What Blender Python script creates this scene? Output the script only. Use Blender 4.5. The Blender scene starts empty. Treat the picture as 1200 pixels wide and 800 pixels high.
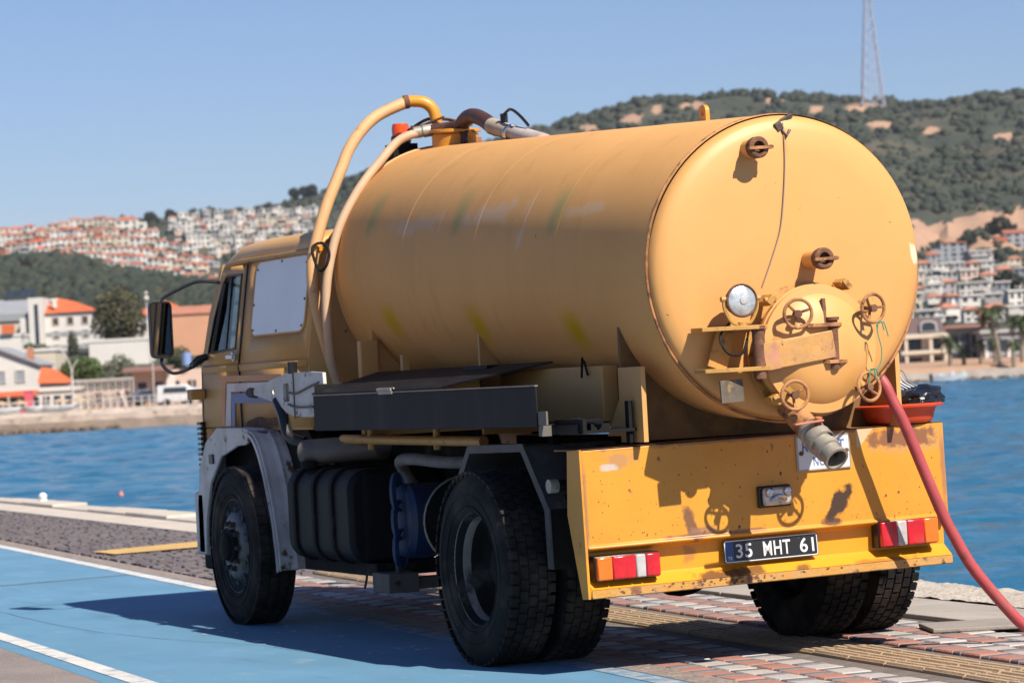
import bpy, bmesh, math, random
import numpy as np
from mathutils import Vector, Matrix, Euler, noise as mnoise
random.seed(7)
PI = math.pi
R = math.radians
SC = bpy.context.scene
COL = SC.collection

# ------------------------------------------------------------------ camera
F_PX = 3608.7                                  # focal length over a 1200 px wide frame
CAM = Vector((-7.134, -13.280, 1.4565))
YAW, PITCH, ROLL = 0.4117, 0.0106, 0.0539
FW = Vector((math.sin(YAW)*math.cos(PITCH), math.cos(YAW)*math.cos(PITCH), math.sin(PITCH)))
RT = Vector((math.cos(YAW), -math.sin(YAW), 0))
UP = RT.cross(FW)
cr, sr = math.cos(ROLL), math.sin(ROLL)
r2 = RT*cr + UP*(-sr)
u2 = RT*sr + UP*cr
cam_data = bpy.data.cameras.new('camera')
cam = bpy.data.objects.new('camera', cam_data)
COL.objects.link(cam)
cam.matrix_world = Matrix(((r2.x, u2.x, -FW.x, CAM.x), (r2.y, u2.y, -FW.y, CAM.y), (r2.z, u2.z, -FW.z, CAM.z), (0, 0, 0, 1)))
cam_data.sensor_width = 36
cam_data.lens = F_PX/1200*36
cam_data.clip_start = 0.5
cam_data.clip_end = 12000
cam_data.dof.use_dof = True
cam_data.dof.focus_distance = 14.6
cam_data.dof.aperture_fstop = 5.6
SC.camera = cam

# ------------------------------------------------------------------ light
SUN_DIR = Vector((0.27, -0.95, 1.0)).normalized()          # towards the sun
SUN_EL = math.asin(SUN_DIR.z)
SUN_ROT = math.atan2(SUN_DIR.x, SUN_DIR.y)
W = bpy.data.worlds.new('World'); SC.world = W; W.use_nodes = True
wn = W.node_tree
sky = wn.nodes.new('ShaderNodeTexSky')
sky.sky_type = 'NISHITA'; sky.sun_disc = False
sky.sun_elevation = SUN_EL; sky.sun_rotation = SUN_ROT
sky.altitude = 0; sky.air_density = 1.0; sky.dust_density = 0.4; sky.ozone_density = 4.0
tint = wn.nodes.new('ShaderNodeMix'); tint.data_type = 'RGBA'; tint.blend_type = 'MULTIPLY'; tint.inputs[0].default_value = 1
tint.inputs[7].default_value = (0.93, 0.97, 1.20, 1)
wn.links.new(sky.outputs[0], tint.inputs[6]); wn.links.new(tint.outputs[2], wn.nodes['Background'].inputs[0])
wn.nodes['Background'].inputs[1].default_value = 0.055
sl = bpy.data.lights.new('sun', 'SUN'); sl.energy = 5.0; sl.angle = R(0.53); sl.color = (1.0, 0.93, 0.82)
sun = bpy.data.objects.new('sun', sl); COL.objects.link(sun)
sun.location = (20, -40, 60)
sun.rotation_euler = SUN_DIR.to_track_quat('Z', 'Y').to_euler()
SC.view_settings.view_transform = 'Standard'; SC.view_settings.look = 'None'
SC.view_settings.exposure = 0.70; SC.view_settings.gamma = 1.0; SC.view_settings.use_curve_mapping = False
SC.cycles.use_denoising = True
SC.cycles.max_bounces = 6; SC.cycles.transparent_max_bounces = 12

# ------------------------------------------------------------------ materials
UNSCALED = {'tank_paint', 'tan_paint', 'roof_paint', 'tan_hose', 'braided_hose', 'sea_water', 'white_sheet'}
def mat(name, col, rough=.5, metal=0., var=0., vs=3., layers=(), bump=0., bs=40., spec=.5, coat=0., stretch=(1, 1, 1), alpha_glass=None):
    m = bpy.data.materials.new(name); m.use_nodes = True
    nt = m.node_tree; N = nt.nodes; L = nt.links
    b = N['Principled BSDF']
    if name not in UNSCALED: col = tuple(c*.82 for c in col); layers = [(tuple(c*.82 for c in l[0]), *l[1:]) for l in layers]   # one exposure for the whole set
    b.inputs['Roughness'].default_value = rough; b.inputs['Metallic'].default_value = metal
    b.inputs['Specular IOR Level'].default_value = spec; b.inputs['Coat Weight'].default_value = coat
    tc = N.new('ShaderNodeTexCoord')
    def nz(scale, st=(1, 1, 1), detail=6):
        mp = N.new('ShaderNodeMapping'); mp.inputs['Scale'].default_value = st
        L.new(tc.outputs['Object'], mp.inputs[0])
        t = N.new('ShaderNodeTexNoise'); t.inputs['Scale'].default_value = scale; t.inputs['Detail'].default_value = detail
        t.inputs['Roughness'].default_value = .6
        L.new(mp.outputs[0], t.inputs[0]); return t.outputs[0]
    def mix(fac, a, c):
        x = N.new('ShaderNodeMix'); x.data_type = 'RGBA'
        if isinstance(fac, float): x.inputs[0].default_value = fac
        else: L.new(fac, x.inputs[0])
        for i, q in ((6, a), (7, c)):
            if isinstance(q, tuple): x.inputs[i].default_value = (*q, 1)
            else: L.new(q, x.inputs[i])
        return x.outputs[2]
    cur = tuple(col)
    if var:
        mr = N.new('ShaderNodeMapRange'); L.new(nz(vs, stretch), mr.inputs[0]); mr.inputs[1].default_value = .3; mr.inputs[2].default_value = .7
        cur = mix(mr.outputs[0], tuple(c*(1-var) for c in col), tuple(min(1, c*(1+var)) for c in col))
    for ly in layers:      # (colour, scale, lo, hi[, stretch, strength])
        mr = N.new('ShaderNodeMapRange'); L.new(nz(ly[1], ly[4] if len(ly) > 4 else (1, 1, 1), 8), mr.inputs[0])
        mr.inputs[1].default_value = ly[2]; mr.inputs[2].default_value = ly[3]; mr.inputs[4].default_value = ly[5] if len(ly) > 5 else 1.
        cur = mix(mr.outputs[0], cur, tuple(ly[0]))
    if isinstance(cur, tuple): b.inputs['Base Color'].default_value = (*cur, 1)
    else: L.new(cur, b.inputs['Base Color'])
    if bump:
        bp = N.new('ShaderNodeBump'); bp.inputs['Strength'].default_value = bump; bp.inputs['Distance'].default_value = .02
        L.new(nz(bs), bp.inputs['Height']); L.new(bp.outputs[0], b.inputs['Normal'])
    return m

RUST = (.085, .035, .018)
RUSTL = (.22, .085, .035)
def glass(name, tint=(.8, .9, .95), k=.25):
    m = bpy.data.materials.new(name); m.use_nodes = True; nt = m.node_tree; N = nt.nodes; L = nt.links
    out = N['Material Output']; N.remove(N['Principled BSDF'])
    t = N.new('ShaderNodeBsdfTransparent'); t.inputs[0].default_value = (*tint, 1)
    g = N.new('ShaderNodeBsdfGlossy'); g.inputs['Roughness'].default_value = .03
    f = N.new('ShaderNodeFresnel'); f.inputs[0].default_value = 1.5
    x = N.new('ShaderNodeMixShader'); L.new(f.outputs[0], x.inputs[0]); L.new(t.outputs[0], x.inputs[1]); L.new(g.outputs[0], x.inputs[2])
    L.new(x.outputs[0], out.inputs[0]); return m

M = {}
M['bumper'] = mat('bumper_yellow', (.70, .295, .026), .42, var=.10, vs=2.5, layers=[((.50, .30, .10), 1.8, .58, .72, (1, 1, 1), .5), (RUSTL, 14, .66, .70, (1, 1, .6)), (RUST, 22, .685, .715)], bump=.05, bs=30)
M['cream'] = mat('tan_paint', (.52, .285, .095), .5, spec=.3, var=.10, vs=2, layers=[((.42, .27, .12), 2.2, .55, .75, (1, 1, 1), .5), (RUST, 17, .715, .74)], bump=.04, bs=20)
M['fit'] = mat('fitting_yellow', (.52, .27, .06), .5, var=.16, vs=8, layers=[(RUSTL, 16, .56, .68), (RUST, 30, .66, .70)], bump=.1, bs=60)
M['fitrust'] = mat('rusty_yellow', (.45, .20, .07), .65, var=.25, vs=10, layers=[(RUSTL, 12, .48, .62), (RUST, 18, .56, .66)], bump=.2, bs=70)
M['rust'] = mat('rust', (.16, .068, .035), .85, var=.35, vs=12, layers=[((.28, .13, .06), 25, .55, .7)], bump=.3, bs=80)
M['pink'] = mat('faded_red_paint', (.50, .16, .10), .6, var=.25, vs=9, layers=[(RUST, 20, .62, .68), ((.50, .27, .06), 11, .56, .62)])
M['galv'] = mat('galvanised', (.42, .38, .31), .5, .5, var=.2, vs=10, layers=[((.16, .11, .07), 15, .58, .7)], bump=.1)
M['blackpaint'] = mat('black_paint', (.013, .0125, .0125), .65, spec=.2, var=.3, vs=6, layers=[((.10, .085, .07), 9, .6, .75, (1, 1, 1), .6), ((.22, .18, .14), 60, .70, .74, (1, 1, 1), .6)], bump=.06)
M['navy'] = mat('dark_navy_metal', (.007, .0066, .008), .6, spec=.2, var=.25, vs=5, layers=[((.10, .09, .08), 40, .69, .74), ((.035, .031, .031), 4, .5, .75, (3, 1, .3), .6)], bump=.05)
M['chassis'] = mat('greasy_black', (.009, .0085, .008), .8, spec=.2, var=.4, vs=6, layers=[((.06, .05, .04), 7, .55, .75)], bump=.15)
M['rubber'] = mat('tyre_rubber', (.010, .009, .0085), .88, var=.3, vs=9, layers=[((.12, .092, .072), 4, .46, .74, (1, 1, 1), .6)], bump=.12, bs=60, spec=.3)
M['rim'] = mat('painted_rim', (.085, .095, .11), .5, .2, var=.3, vs=9, layers=[((.03, .022, .018), 7, .5, .62), ((.16, .13, .10), 16, .6, .7)], bump=.1)
M['rimrear'] = mat('dusty_rim', (.10, .095, .088), .6, .1, var=.3, vs=7, layers=[((.022, .018, .016), 6, .5, .6)], bump=.1)
M['whitemetal'] = mat('dirty_white_paint', (.62, .60, .57), .5, var=.12, vs=5, layers=[((.30, .25, .20), 4, .50, .75, (1, 1, 1), .7), ((.12, .06, .035), 9, .60, .67), (RUST, 22, .68, .71)], bump=.05)
M['panel'] = mat('white_sheet', (.76, .75, .76), .38, var=.04, vs=3, layers=[((.35, .33, .30), 14, .68, .74, (1, 1, 1), .5)])
M['orange'] = mat('stripe_orange', (.60, .20, .045), .4, var=.1, layers=[(RUST, 20, .69, .72)])
M['stripew'] = mat('stripe_white', (.66, .60, .58), .4, var=.08, layers=[((.5, .3, .3), 3, .5, .7)])
M['stripeb'] = mat('stripe_blue', (.07, .11, .30), .4, var=.1, layers=[(RUST, 20, .69, .72)])
M['hose'] = mat('tan_hose', (.60, .34, .15), .55, var=.10, vs=5, layers=[((.26, .14, .07), 13, .62, .70, (1, 1, 1), .7), ((.36, .20, .09), 7, .60, .75)], bump=.05)
M['braid'] = mat('braided_hose', (.50, .33, .20), .6, var=.12, vs=4, layers=[((.12, .06, .04), 9, .67, .70, (1, 1, .5))], bump=.05)
M['brown'] = mat('brown_rubber', (.075, .032, .024), .5, var=.25, vs=8, layers=[((.13, .075, .05), 9, .6, .75)])
M['redhose'] = mat('red_hose', (.42, .065, .068), .55, var=.16, vs=4, layers=[((.20, .06, .05), 11, .58, .68, (1, 1, 1), .7), ((.36, .15, .13), 6, .55, .75, (1, 1, 1), .6)], bump=.08)
M['blackplastic'] = mat('black_plastic', (.012, .012, .013), .35, var=.2, bump=.1)
M['chrome'] = mat('dull_chrome', (.62, .62, .62), .16, .95, var=.08)
M['reflector'] = mat('lamp_reflector', (.75, .75, .72), .22, .6, var=.25, vs=26, bump=.25, bs=30)
M['lensr'] = mat('red_lens', (.58, .012, .022), .2, var=.25, vs=14, layers=[((.25, .08, .05), 7, .60, .75, (1, 1, 1), .5)], coat=.4, bump=.05, bs=90)
M['lenso'] = mat('orange_lens', (.85, .17, .012), .2, var=.12, vs=14, layers=[((.35, .12, .04), 7, .60, .75, (1, 1, 1), .5)], coat=.4, bump=.05, bs=90)
M['lensw'] = mat('clear_lens', (.50, .47, .46), .2, var=.15, vs=20, coat=.4)
M['platebk'] = mat('plate_black', (.014, .014, .015), .4, var=.3, layers=[((.12, .10, .08), 30, .68, .74)])
M['plateblue'] = mat('plate_blue', (.02, .07, .22), .4, var=.2)
M['white'] = mat('white_enamel', (.74, .74, .72), .4, var=.06, layers=[((.25, .2, .17), 45, .68, .72)])
M['signblue'] = mat('sign_blue_letter', (.10, .16, .40), .5, var=.1)
M['tub'] = mat('orange_plastic', (.72, .075, .022), .35, var=.08, vs=5)
M['beacon'] = mat('beacon_orange', (.80, .085, .010), .2, coat=.3)
M['blue'] = mat('blue_machine_paint', (.005, .024, .080), .55, var=.2, vs=8, layers=[((.03, .03, .03), 9, .6, .7)])
M['twine'] = mat('green_twine', (.04, .30, .20), .7)
M['cablem'] = mat('grey_cable', (.30, .24, .19), .6)
M['seat'] = mat('dark_seat', (.02, .02, .022), .8)
M['glass'] = glass('window_glass', (.82, .88, .90))
M['mirror'] = mat('mirror_glass', (.75, .78, .80), .02, 1.)
# ------------------------------------------------------------------ mesh helpers
class MB:
    def __init__(s): s.v = []; s.f = []; s.m = []
    def add(s, vs, fs, m=0):
        o = len(s.v); s.v.extend([tuple(q) for q in vs])
        for f in fs: s.f.append([i+o for i in f]); s.m.append(m)
        return s
    def box(s, lo, hi, m=0):
        x0, y0, z0 = lo; x1, y1, z1 = hi
        return s.add([(x0,y0,z0),(x1,y0,z0),(x1,y1,z0),(x0,y1,z0),(x0,y0,z1),(x1,y0,z1),(x1,y1,z1),(x0,y1,z1)],
                     [(0,3,2,1),(4,5,6,7),(0,1,5,4),(1,2,6,5),(2,3,7,6),(3,0,4,7)], m)
    def obox(s, c, size, rot=(0,0,0), m=0):
        e = Euler(rot).to_matrix() if not isinstance(rot, Matrix) else rot
        hx, hy, hz = [k/2 for k in size]; c = Vector(c)
        P = [c + e @ Vector((x,y,z)) for z in (-hz,hz) for x,y in ((-hx,-hy),(hx,-hy),(hx,hy),(-hx,hy))]
        return s.add(P, [(0,3,2,1),(4,5,6,7),(0,1,5,4),(1,2,6,5),(2,3,7,6),(3,0,4,7)], m)
    def bar(s, p0, p1, w, h, m=0, up=(0,0,1)):
        p0 = Vector(p0); p1 = Vector(p1); d = (p1-p0); l = d.length; d.normalize()
        a = d.cross(Vector(up));
        if a.length < 1e-4: a = d.cross(Vector((0,1,0)))
        a.normalize(); b = a.cross(d)
        return s.obox((p0+p1)/2, (w, l, h), Matrix((a, d, b)).transposed(), m)
    def prism(s, pts, axis, a, b, m=0):
        n = len(pts)
        def P(q, t): return (t,q[0],q[1]) if axis=='X' else (q[0],t,q[1]) if axis=='Y' else (q[0],q[1],t)
        return s.add([P(q,a) for q in pts]+[P(q,b) for q in pts],
                     [tuple(range(n)), tuple(range(2*n-1,n-1,-1))]+[(i,(i+1)%n,n+(i+1)%n,n+i) for i in range(n)], m)
    def tube(s, path, r, n=10, closed=False, m=0, caps=True):
        P = [Vector(p) for p in path]; k = len(P); rr = r if isinstance(r, (list,tuple)) else [r]*k
        T = []
        for i in range(k):
            a = P[(i-1)%k] if (closed or i>0) else P[i]; b = P[(i+1)%k] if (closed or i<k-1) else P[i]
            T.append((b-a).normalized())
        u = T[0].orthogonal().normalized(); V = []
        for i in range(k):
            u = (u - T[i]*u.dot(T[i])).normalized(); w = T[i].cross(u)
            for j in range(n):
                t = 2*PI*j/n; V.append(P[i]+(u*math.cos(t)+w*math.sin(t))*rr[i])
        F = []
        for i in range(k if closed else k-1):
            for j in range(n):
                a = i*n+j; b = i*n+(j+1)%n; i2 = (i+1)%k; F.append((a,b,i2*n+(j+1)%n,i2*n+j))
        if caps and not closed: F += [tuple(range(n-1,-1,-1)), tuple((k-1)*n+j for j in range(n))]
        return s.add(V, F, m)
    def cyl(s, p0, p1, r0, r1=None, n=16, m=0): return s.tube([p0,p1], [r0, r0 if r1 is None else r1], n, m=m)
    def lathe(s, prof, o, d, n=32, m=0, closed=False):
        d = Vector(d).normalized(); o = Vector(o); u = d.orthogonal().normalized(); w = d.cross(u); V=[]; F=[]; k=len(prof)
        for r,h in prof:
            for j in range(n):
                t = 2*PI*j/n; V.append(o+d*h+(u*math.cos(t)+w*math.sin(t))*max(r,1e-5))
        for i in range(k if closed else k-1):
            i2=(i+1)%k
            for j in range(n): F.append((i*n+j,i*n+(j+1)%n,i2*n+(j+1)%n,i2*n+j))
        return s.add(V,F,m)
    def ball(s, c, r, nu=12, nv=7, m=0):
        r = r if isinstance(r,(tuple,list)) else (r,)*3; V=[]; F=[]
        for i in range(nv+1):
            a = PI*i/nv
            for j in range(nu):
                b = 2*PI*j/nu; V.append((c[0]+r[0]*math.sin(a)*math.cos(b), c[1]+r[1]*math.sin(a)*math.sin(b), c[2]+r[2]*math.cos(a)))
        for i in range(nv):
            for j in range(nu): F.append((i*nu+j,(i+1)*nu+j,(i+1)*nu+(j+1)%nu,i*nu+(j+1)%nu))
        return s.add(V,F,m)
    def poly(s, outer, holes, fn, m=0):
        """flat panel with holes: 2-D outlines, fn maps (a,b) to 3-D"""
        bm = bmesh.new(); E=[]
        for lp in [outer]+list(holes):
            vs=[bm.verts.new((p[0],p[1],0)) for p in lp]
            E += [bm.edges.new((vs[i],vs[(i+1)%len(vs)])) for i in range(len(vs))]
        bmesh.ops.triangle_fill(bm, edges=E, use_beauty=True, use_dissolve=False)
        bm.verts.index_update()
        s.add([fn(v.co.x,v.co.y) for v in bm.verts],[[v.index for v in f.verts] for f in bm.faces],m); bm.free(); return s
    def mirror(s):
        o=len(s.v); n=len(s.f)
        s.v += [(-x,y,z) for x,y,z in s.v[:o]]
        s.f += [[i+o for i in reversed(f)] for f in s.f[:n]]; s.m += s.m[:n]; return s
    def mesh(s, name, mats, smooth=35, recalc=True):
        me = bpy.data.meshes.new(name); me.from_pydata(s.v,[],s.f)
        mats = mats if isinstance(mats,(list,tuple)) else [mats]
        for q in mats: me.materials.append(q)
        me.polygons.foreach_set('material_index', s.m)
        if recalc:
            bm=bmesh.new(); bm.from_mesh(me); bmesh.ops.recalc_face_normals(bm,faces=bm.faces); bm.to_mesh(me); bm.free()
        if smooth:
            me.polygons.foreach_set('use_smooth',[True]*len(me.polygons)); me.set_sharp_from_angle(angle=R(smooth))
        me.update(); return me
    def build(s, name, mats, parent=None, smooth=35, bevel=0, loc=None, recalc=True, solid=0):
        o = link(name, s.mesh(name,mats,smooth,recalc), parent)
        if loc is not None: o.location = loc
        if solid:
            k=o.modifiers.new('thickness','SOLIDIFY'); k.thickness=solid; k.offset=-1
        if bevel:
            b=o.modifiers.new('bevel','BEVEL'); b.width=bevel; b.segments=2; b.limit_method='ANGLE'; b.angle_limit=R(40); b.harden_normals=False
        return o
def link(name, data, parent=None):
    o = bpy.data.objects.new(name, data); COL.objects.link(o)
    if parent is not None: o.parent = parent
    return o
def tag(o, label=None, cat=None, group=None, kind=None):
    if label: o['label']=label
    if cat: o['category']=cat
    if group: o['group']=group
    if kind: o['kind']=kind
    return o
def thing(name, label, cat, loc=(0,0,0), rz=0., group=None):
    o = link(name, None); o.location=loc; o.rotation_euler=(0,0,rz); o.empty_display_size=.2
    return tag(o,label,cat,group)
def spline(P, k=8, closed=False):
    P=[Vector(p) for p in P]; n=len(P); out=[]
    for i in range(n if closed else n-1):
        if closed: a,b,c,d=P[(i-1)%n],P[i],P[(i+1)%n],P[(i+2)%n]
        else: a,b,c,d=P[max(i-1,0)],P[i],P[i+1],P[min(i+2,n-1)]
        for j in range(k):
            t=j/k; out.append(.5*((2*b)+(c-a)*t+(2*a-5*b+4*c-d)*t*t+(3*b-a-3*c+d)*t**3))
    if not closed: out.append(P[-1])
    return out
def rrect(x0,y0,x1,y1,r,n=5):
    o=[]
    for cx,cy,a0 in ((x1-r,y1-r,0),(x0+r,y1-r,90),(x0+r,y0+r,180),(x1-r,y0+r,270)):
        for i in range(n+1): a=R(a0+90*i/n); o.append((cx+r*math.cos(a),cy+r*math.sin(a)))
    return o
def ring(c, r, axis='Y', n=24, tilt=0.):
    o=[]
    for i in range(n):
        a=2*PI*i/n; x,z=r*math.cos(a),r*math.sin(a)
        o.append(Vector((c[0]+x,c[1],c[2]+z)) if axis=='Y' else Vector((c[0],c[1]+x,c[2]+z)))
    return o
def text_mesh(body, size, sx, fn, m, parent, name='lettering', depth=.0012, bold=.0):
    cu=bpy.data.curves.new('lettering','FONT'); cu.body=body; cu.size=size; cu.extrude=depth; cu.offset=bold; cu.space_character=1.08
    o=bpy.data.objects.new('lettering_src',cu); COL.objects.link(o)
    dg=bpy.context.evaluated_depsgraph_get(); me=bpy.data.meshes.new_from_object(o.evaluated_get(dg))
    bpy.data.objects.remove(o); me.materials.clear(); me.materials.append(m)
    for v in me.vertices: v.co=fn(v.co.x*sx,v.co.y,v.co.z)
    me.name=name
    return link(name,me,parent)
def text_fit(body, w, h, fn, m, parent, name='lettering', depth=.0015, bold=0.):
    o = text_mesh(body, 1, 1, lambda x,y,z: (x,y,z), m, parent, name, depth, bold)
    me=o.data; xs=[v.co.x for v in me.vertices]; ys=[v.co.y for v in me.vertices]
    x0,x1,y0,y1=min(xs),max(xs),min(ys),max(ys)
    for v in me.vertices: v.co=fn((v.co.x-x0)/(x1-x0)*w,(v.co.y-y0)/(y1-y0)*h,v.co.z)
    return o
# touch-up patches, scuffs and rust stains that have a shape of their own
def add_patches(m,ia,ib,patches,left=False,ns=9.):
    nt=m.node_tree;N=nt.nodes;L=nt.links;b=N['Principled BSDF']
    ip=b.inputs['Base Color']; cur=ip.links[0].from_socket
    tc=N.new('ShaderNodeTexCoord');sp=N.new('ShaderNodeSeparateXYZ');L.new(tc.outputs['Object'],sp.inputs[0])
    nz=N.new('ShaderNodeTexNoise');nz.inputs['Scale'].default_value=ns;nz.inputs['Detail'].default_value=8;nz.inputs['Roughness'].default_value=.62;L.new(tc.outputs['Object'],nz.inputs[0])
    def ma(op,a,c=None):
        x=N.new('ShaderNodeMath');x.operation=op
        for i,q in enumerate((a,c)):
            if q is None: continue
            if isinstance(q,(int,float)): x.inputs[i].default_value=q
            else: L.new(q,x.inputs[i])
        return x.outputs[0]
    lf=ma('LESS_THAN',sp.outputs[0],0.) if left else None
    for a0,b0,ha,hb,col,st,slant,soft,nk in patches:
        da=ma('ABSOLUTE',ma('ADD',ma('SUBTRACT',sp.outputs[ia],a0),ma('MULTIPLY',ma('SUBTRACT',sp.outputs[ib],b0),slant)))
        db=ma('ABSOLUTE',ma('SUBTRACT',sp.outputs[ib],b0))
        A=ma('DIVIDE',da,ha);B=ma('DIVIDE',db,hb)
        d=ma('POWER',ma('ADD',ma('POWER',A,3.),ma('POWER',B,3.)),.3333)
        d=ma('ADD',d,ma('MULTIPLY',ma('SUBTRACT',nz.outputs[0],.5),nk))
        mr=N.new('ShaderNodeMapRange');L.new(d,mr.inputs[0]);mr.inputs[1].default_value=1.;mr.inputs[2].default_value=1.-soft;mr.inputs[3].default_value=0;mr.inputs[4].default_value=st
        f=mr.outputs[0] if lf is None else ma('MULTIPLY',mr.outputs[0],lf)
        x=N.new('ShaderNodeMix');x.data_type='RGBA';L.new(f,x.inputs[0]);L.new(cur,x.inputs[6]);x.inputs[7].default_value=(*col,1);cur=x.outputs[2]
    L.new(cur,ip); return m
M['tank']=mat('tank_paint',(.66,.345,.118),.60,spec=.12,var=.06,vs=1.3,layers=[((.58,.38,.20),1.5,.62,.80,(1,.35,1),.4),((.40,.23,.09),3.0,.54,.8,(2,2,.25),.5),(RUST,26,.72,.74)],bump=.05,bs=6)
add_patches(M['tank'],1,2,[(2.80,2.315,.50,.055,(.62,.42,.26),.7,0,.6,3.2),(1.72,2.315,.42,.06,(.62,.42,.26),.7,0,.6,3.2),(.55,2.25,.30,.035,(.62,.46,.30),.5,0,.5,2.6),(1.25,2.16,.05,.07,(.62,.48,.33),.5,.3,.5,1.6)]
 +[(y,z,.115,.15,(.42,.32,.115),.9,0,.8,.8) for y,z in ((3.44,2.44),(2.14,2.36),(.86,2.27))]+[(y,z,.055,.075,(.33,.28,.11),.5,.15,.7,.9) for y,z in ((3.46,2.36),(2.15,2.28),(.88,2.22))]
 +[(y,z,.15,.13,(.55,.32,.0),1.,-.3,.8,.6) for y,z in ((3.20,1.80),(1.93,1.73),(.70,1.66))]
 +[(1.22,2.30,.008,.13,(.75,.58,.40),.8,.12,.5,.3),(2.38,2.32,.006,.10,(.72,.55,.38),.7,.12,.5,.3)],left=True)
M['head']=mat('tank_head_paint',(.72,.36,.110),.50,var=.05,vs=1.6,layers=[((.62,.27,.05),2.4,.58,.8,(1,1,.3),.45),((.70,.60,.45),2.0,.70,.74,(1,1,1),.5),(RUST,34,.705,.725)],bump=.04,bs=10)

add_patches(M['head'],0,2,[(.690,1.94,.028,.055,(.74,.60,.42),.85,.25,.3,1.6),(-.02,2.50,.022,.10,(.55,.22,.04),.7,0,.8,.8),(.02,2.2,.03,.35,(.62,.31,.06),.35,0,.9,.8)])
add_patches(M['bumper'],0,2,[(.80,1.015,.28,.075,(.40,.23,.09),.75,0,.5,1.6),(.76,1.03,.22,.05,(.19,.075,.035),.9,0,.3,2.6),(0,.50,1.3,.118,(.74,.29,.012),.7,0,.15,.1),(.385,.735,.055,.085,(.035,.018,.012),.97,-.55,.3,2.4),(.335,.645,.07,.022,(.06,.03,.02),.9,0,.4,1.8),(-.44,.70,.035,.10,(.10,.05,.035),.85,.35,.35,2.0),(-.36,.655,.10,.03,(.25,.13,.08),.8,0,.5,2.2),(-.30,.435,.16,.03,(.10,.045,.02),.9,0,.5,2.4),(-.12,.445,.10,.025,(.10,.045,.02),.85,0,.5,2.4),(.15,.43,.06,.02,(.10,.045,.02),.8,0,.5,2.4),(-.42,.56,.05,.05,(.30,.14,.05),.7,0,.5,2.2),(.62,.43,.25,.015,(.25,.11,.03),.7,0,.5,2.4),(-.80,1.03,.10,.045,(.33,.18,.09),.7,0,.5,2.4),(-.86,1.0,.05,.02,(.45,.40,.38),.8,0,.4,2.0),(-.30,.64,.35,.012,(.20,.09,.05),.8,0,.5,2.0),(.99,.85,.020,.26,(.30,.13,.06),.8,0,.6,1.8),(-.99,.80,.014,.30,(.30,.14,.06),.8,0,.6,1.8),(0,1.085,1.0,.014,(.22,.10,.05),.8,0,.5,2.2)],ns=13.)
truck=thing('tanker_truck','old yellow sewage tanker truck parked on the quay with its rear towards us','truck')
T=truck
# ------------------------------------------------------------------ tank
TA=Vector((0,-.30,1.893)); TD=Vector((0,1,.053)).normalized(); TL=4.24
def tk(x,h,z): return TA+TD*h+Vector((x,0,0))+Vector((0,-TD.z,TD.y))*z          # tank coordinates: across, along, up
def tko(a,h,r): return tk(-math.cos(a)*r,h,math.sin(a)*r)                          # angle a measured up from the left side
tank=MB().lathe([(.7385,.045),(.7385,TL),(.725,TL+.03),(.60,TL+.07),(.35,TL+.10),(0,TL+.11)],TA,TD,96).build('tank',M['tank'],T)
MB().lathe([(0,-.05),(.3,-.047),(.55,-.036),(.66,-.022),(.705,-.004),(.725,.018),(.731,.045)],TA,TD,96).build('tank_head',M['head'],tank)
MB().tube([TA+TD*.047+Vector((.737*math.cos(t),0,.737*math.sin(t))) for t in [2*PI*i/96 for i in range(96)]],.0075,8,True).build('weld_seam',M['fitrust'],tank)
MB().tube([TA+TD*TL+Vector((.738*math.cos(t),0,.738*math.sin(t))) for t in [2*PI*i/96 for i in range(96)]],.009,8,True).build('weld_seam',M['cream'],tank)
for h in (1.12,2.16,3.2):
    MB().lathe([(.7384,h-.008),(.7391,h-.003),(.7391,h+.003),(.7384,h+.008)],TA,TD,96).build('weld_seam',M['tank'],tank)
def eye(h,name='lifting_eye'):
    b=MB(); c=tk(0,h,.738)
    P=[(-.035,0),(-.035,.055)]+[(.035*math.cos(R(180-t)),.055+.035*math.sin(R(180-t))) for t in range(20,180,20)]+[(.035,.055),(.035,0)]
    hole=[(.017*math.cos(R(t)),.050+.017*math.sin(R(t))) for t in range(0,360,30)]
    for sx in (-.011,.011): b.poly(P,[hole],lambda a,z,sx=sx:(c.x+sx,c.y+a,c.z+z-.008))
    n=len(P)
    for lp in (P,hole):
        n=len(lp); b.add([(c.x-.011,c.y+a,c.z+z-.008) for a,z in lp]+[(c.x+.011,c.y+a,c.z+z-.008) for a,z in lp],[(i,(i+1)%n,n+(i+1)%n,n+i) for i in range(n)])
    o=b.build(name,M['bumper'],tank); return o
eye(.83); eye(3.83)
# ports and fittings on the rear head
def port(x,z,l,cap,name='inlet_stub'):
    y0=-.34; b=MB().tube([(x,y0,z),(x,-.35-l,z)],.045,20)
    o=b.build(name,M['head'],tank)
    b=MB().lathe([(.035,0),(.049,0),(.052,.012),(.052,.045),(.045,.05),(.030,.05),(.028,.02),(0,.02)],(x,-.345-l,z),(0,-1,0),24,0)
    b.build('coupling',M['rust'],o)
    b=MB().bar((x-.058,-.395-l,z-.004),(x+.068,-.40-l,z),.022,.014); b.tube([(x+.05,-.35-l,z),(x+.06,-.405-l,z)],.010,8)
    b.build('clamp_bar',M['fitrust'],o)
port(-.215,2.462,.075,0); port(.085,1.925,.11,0)
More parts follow.
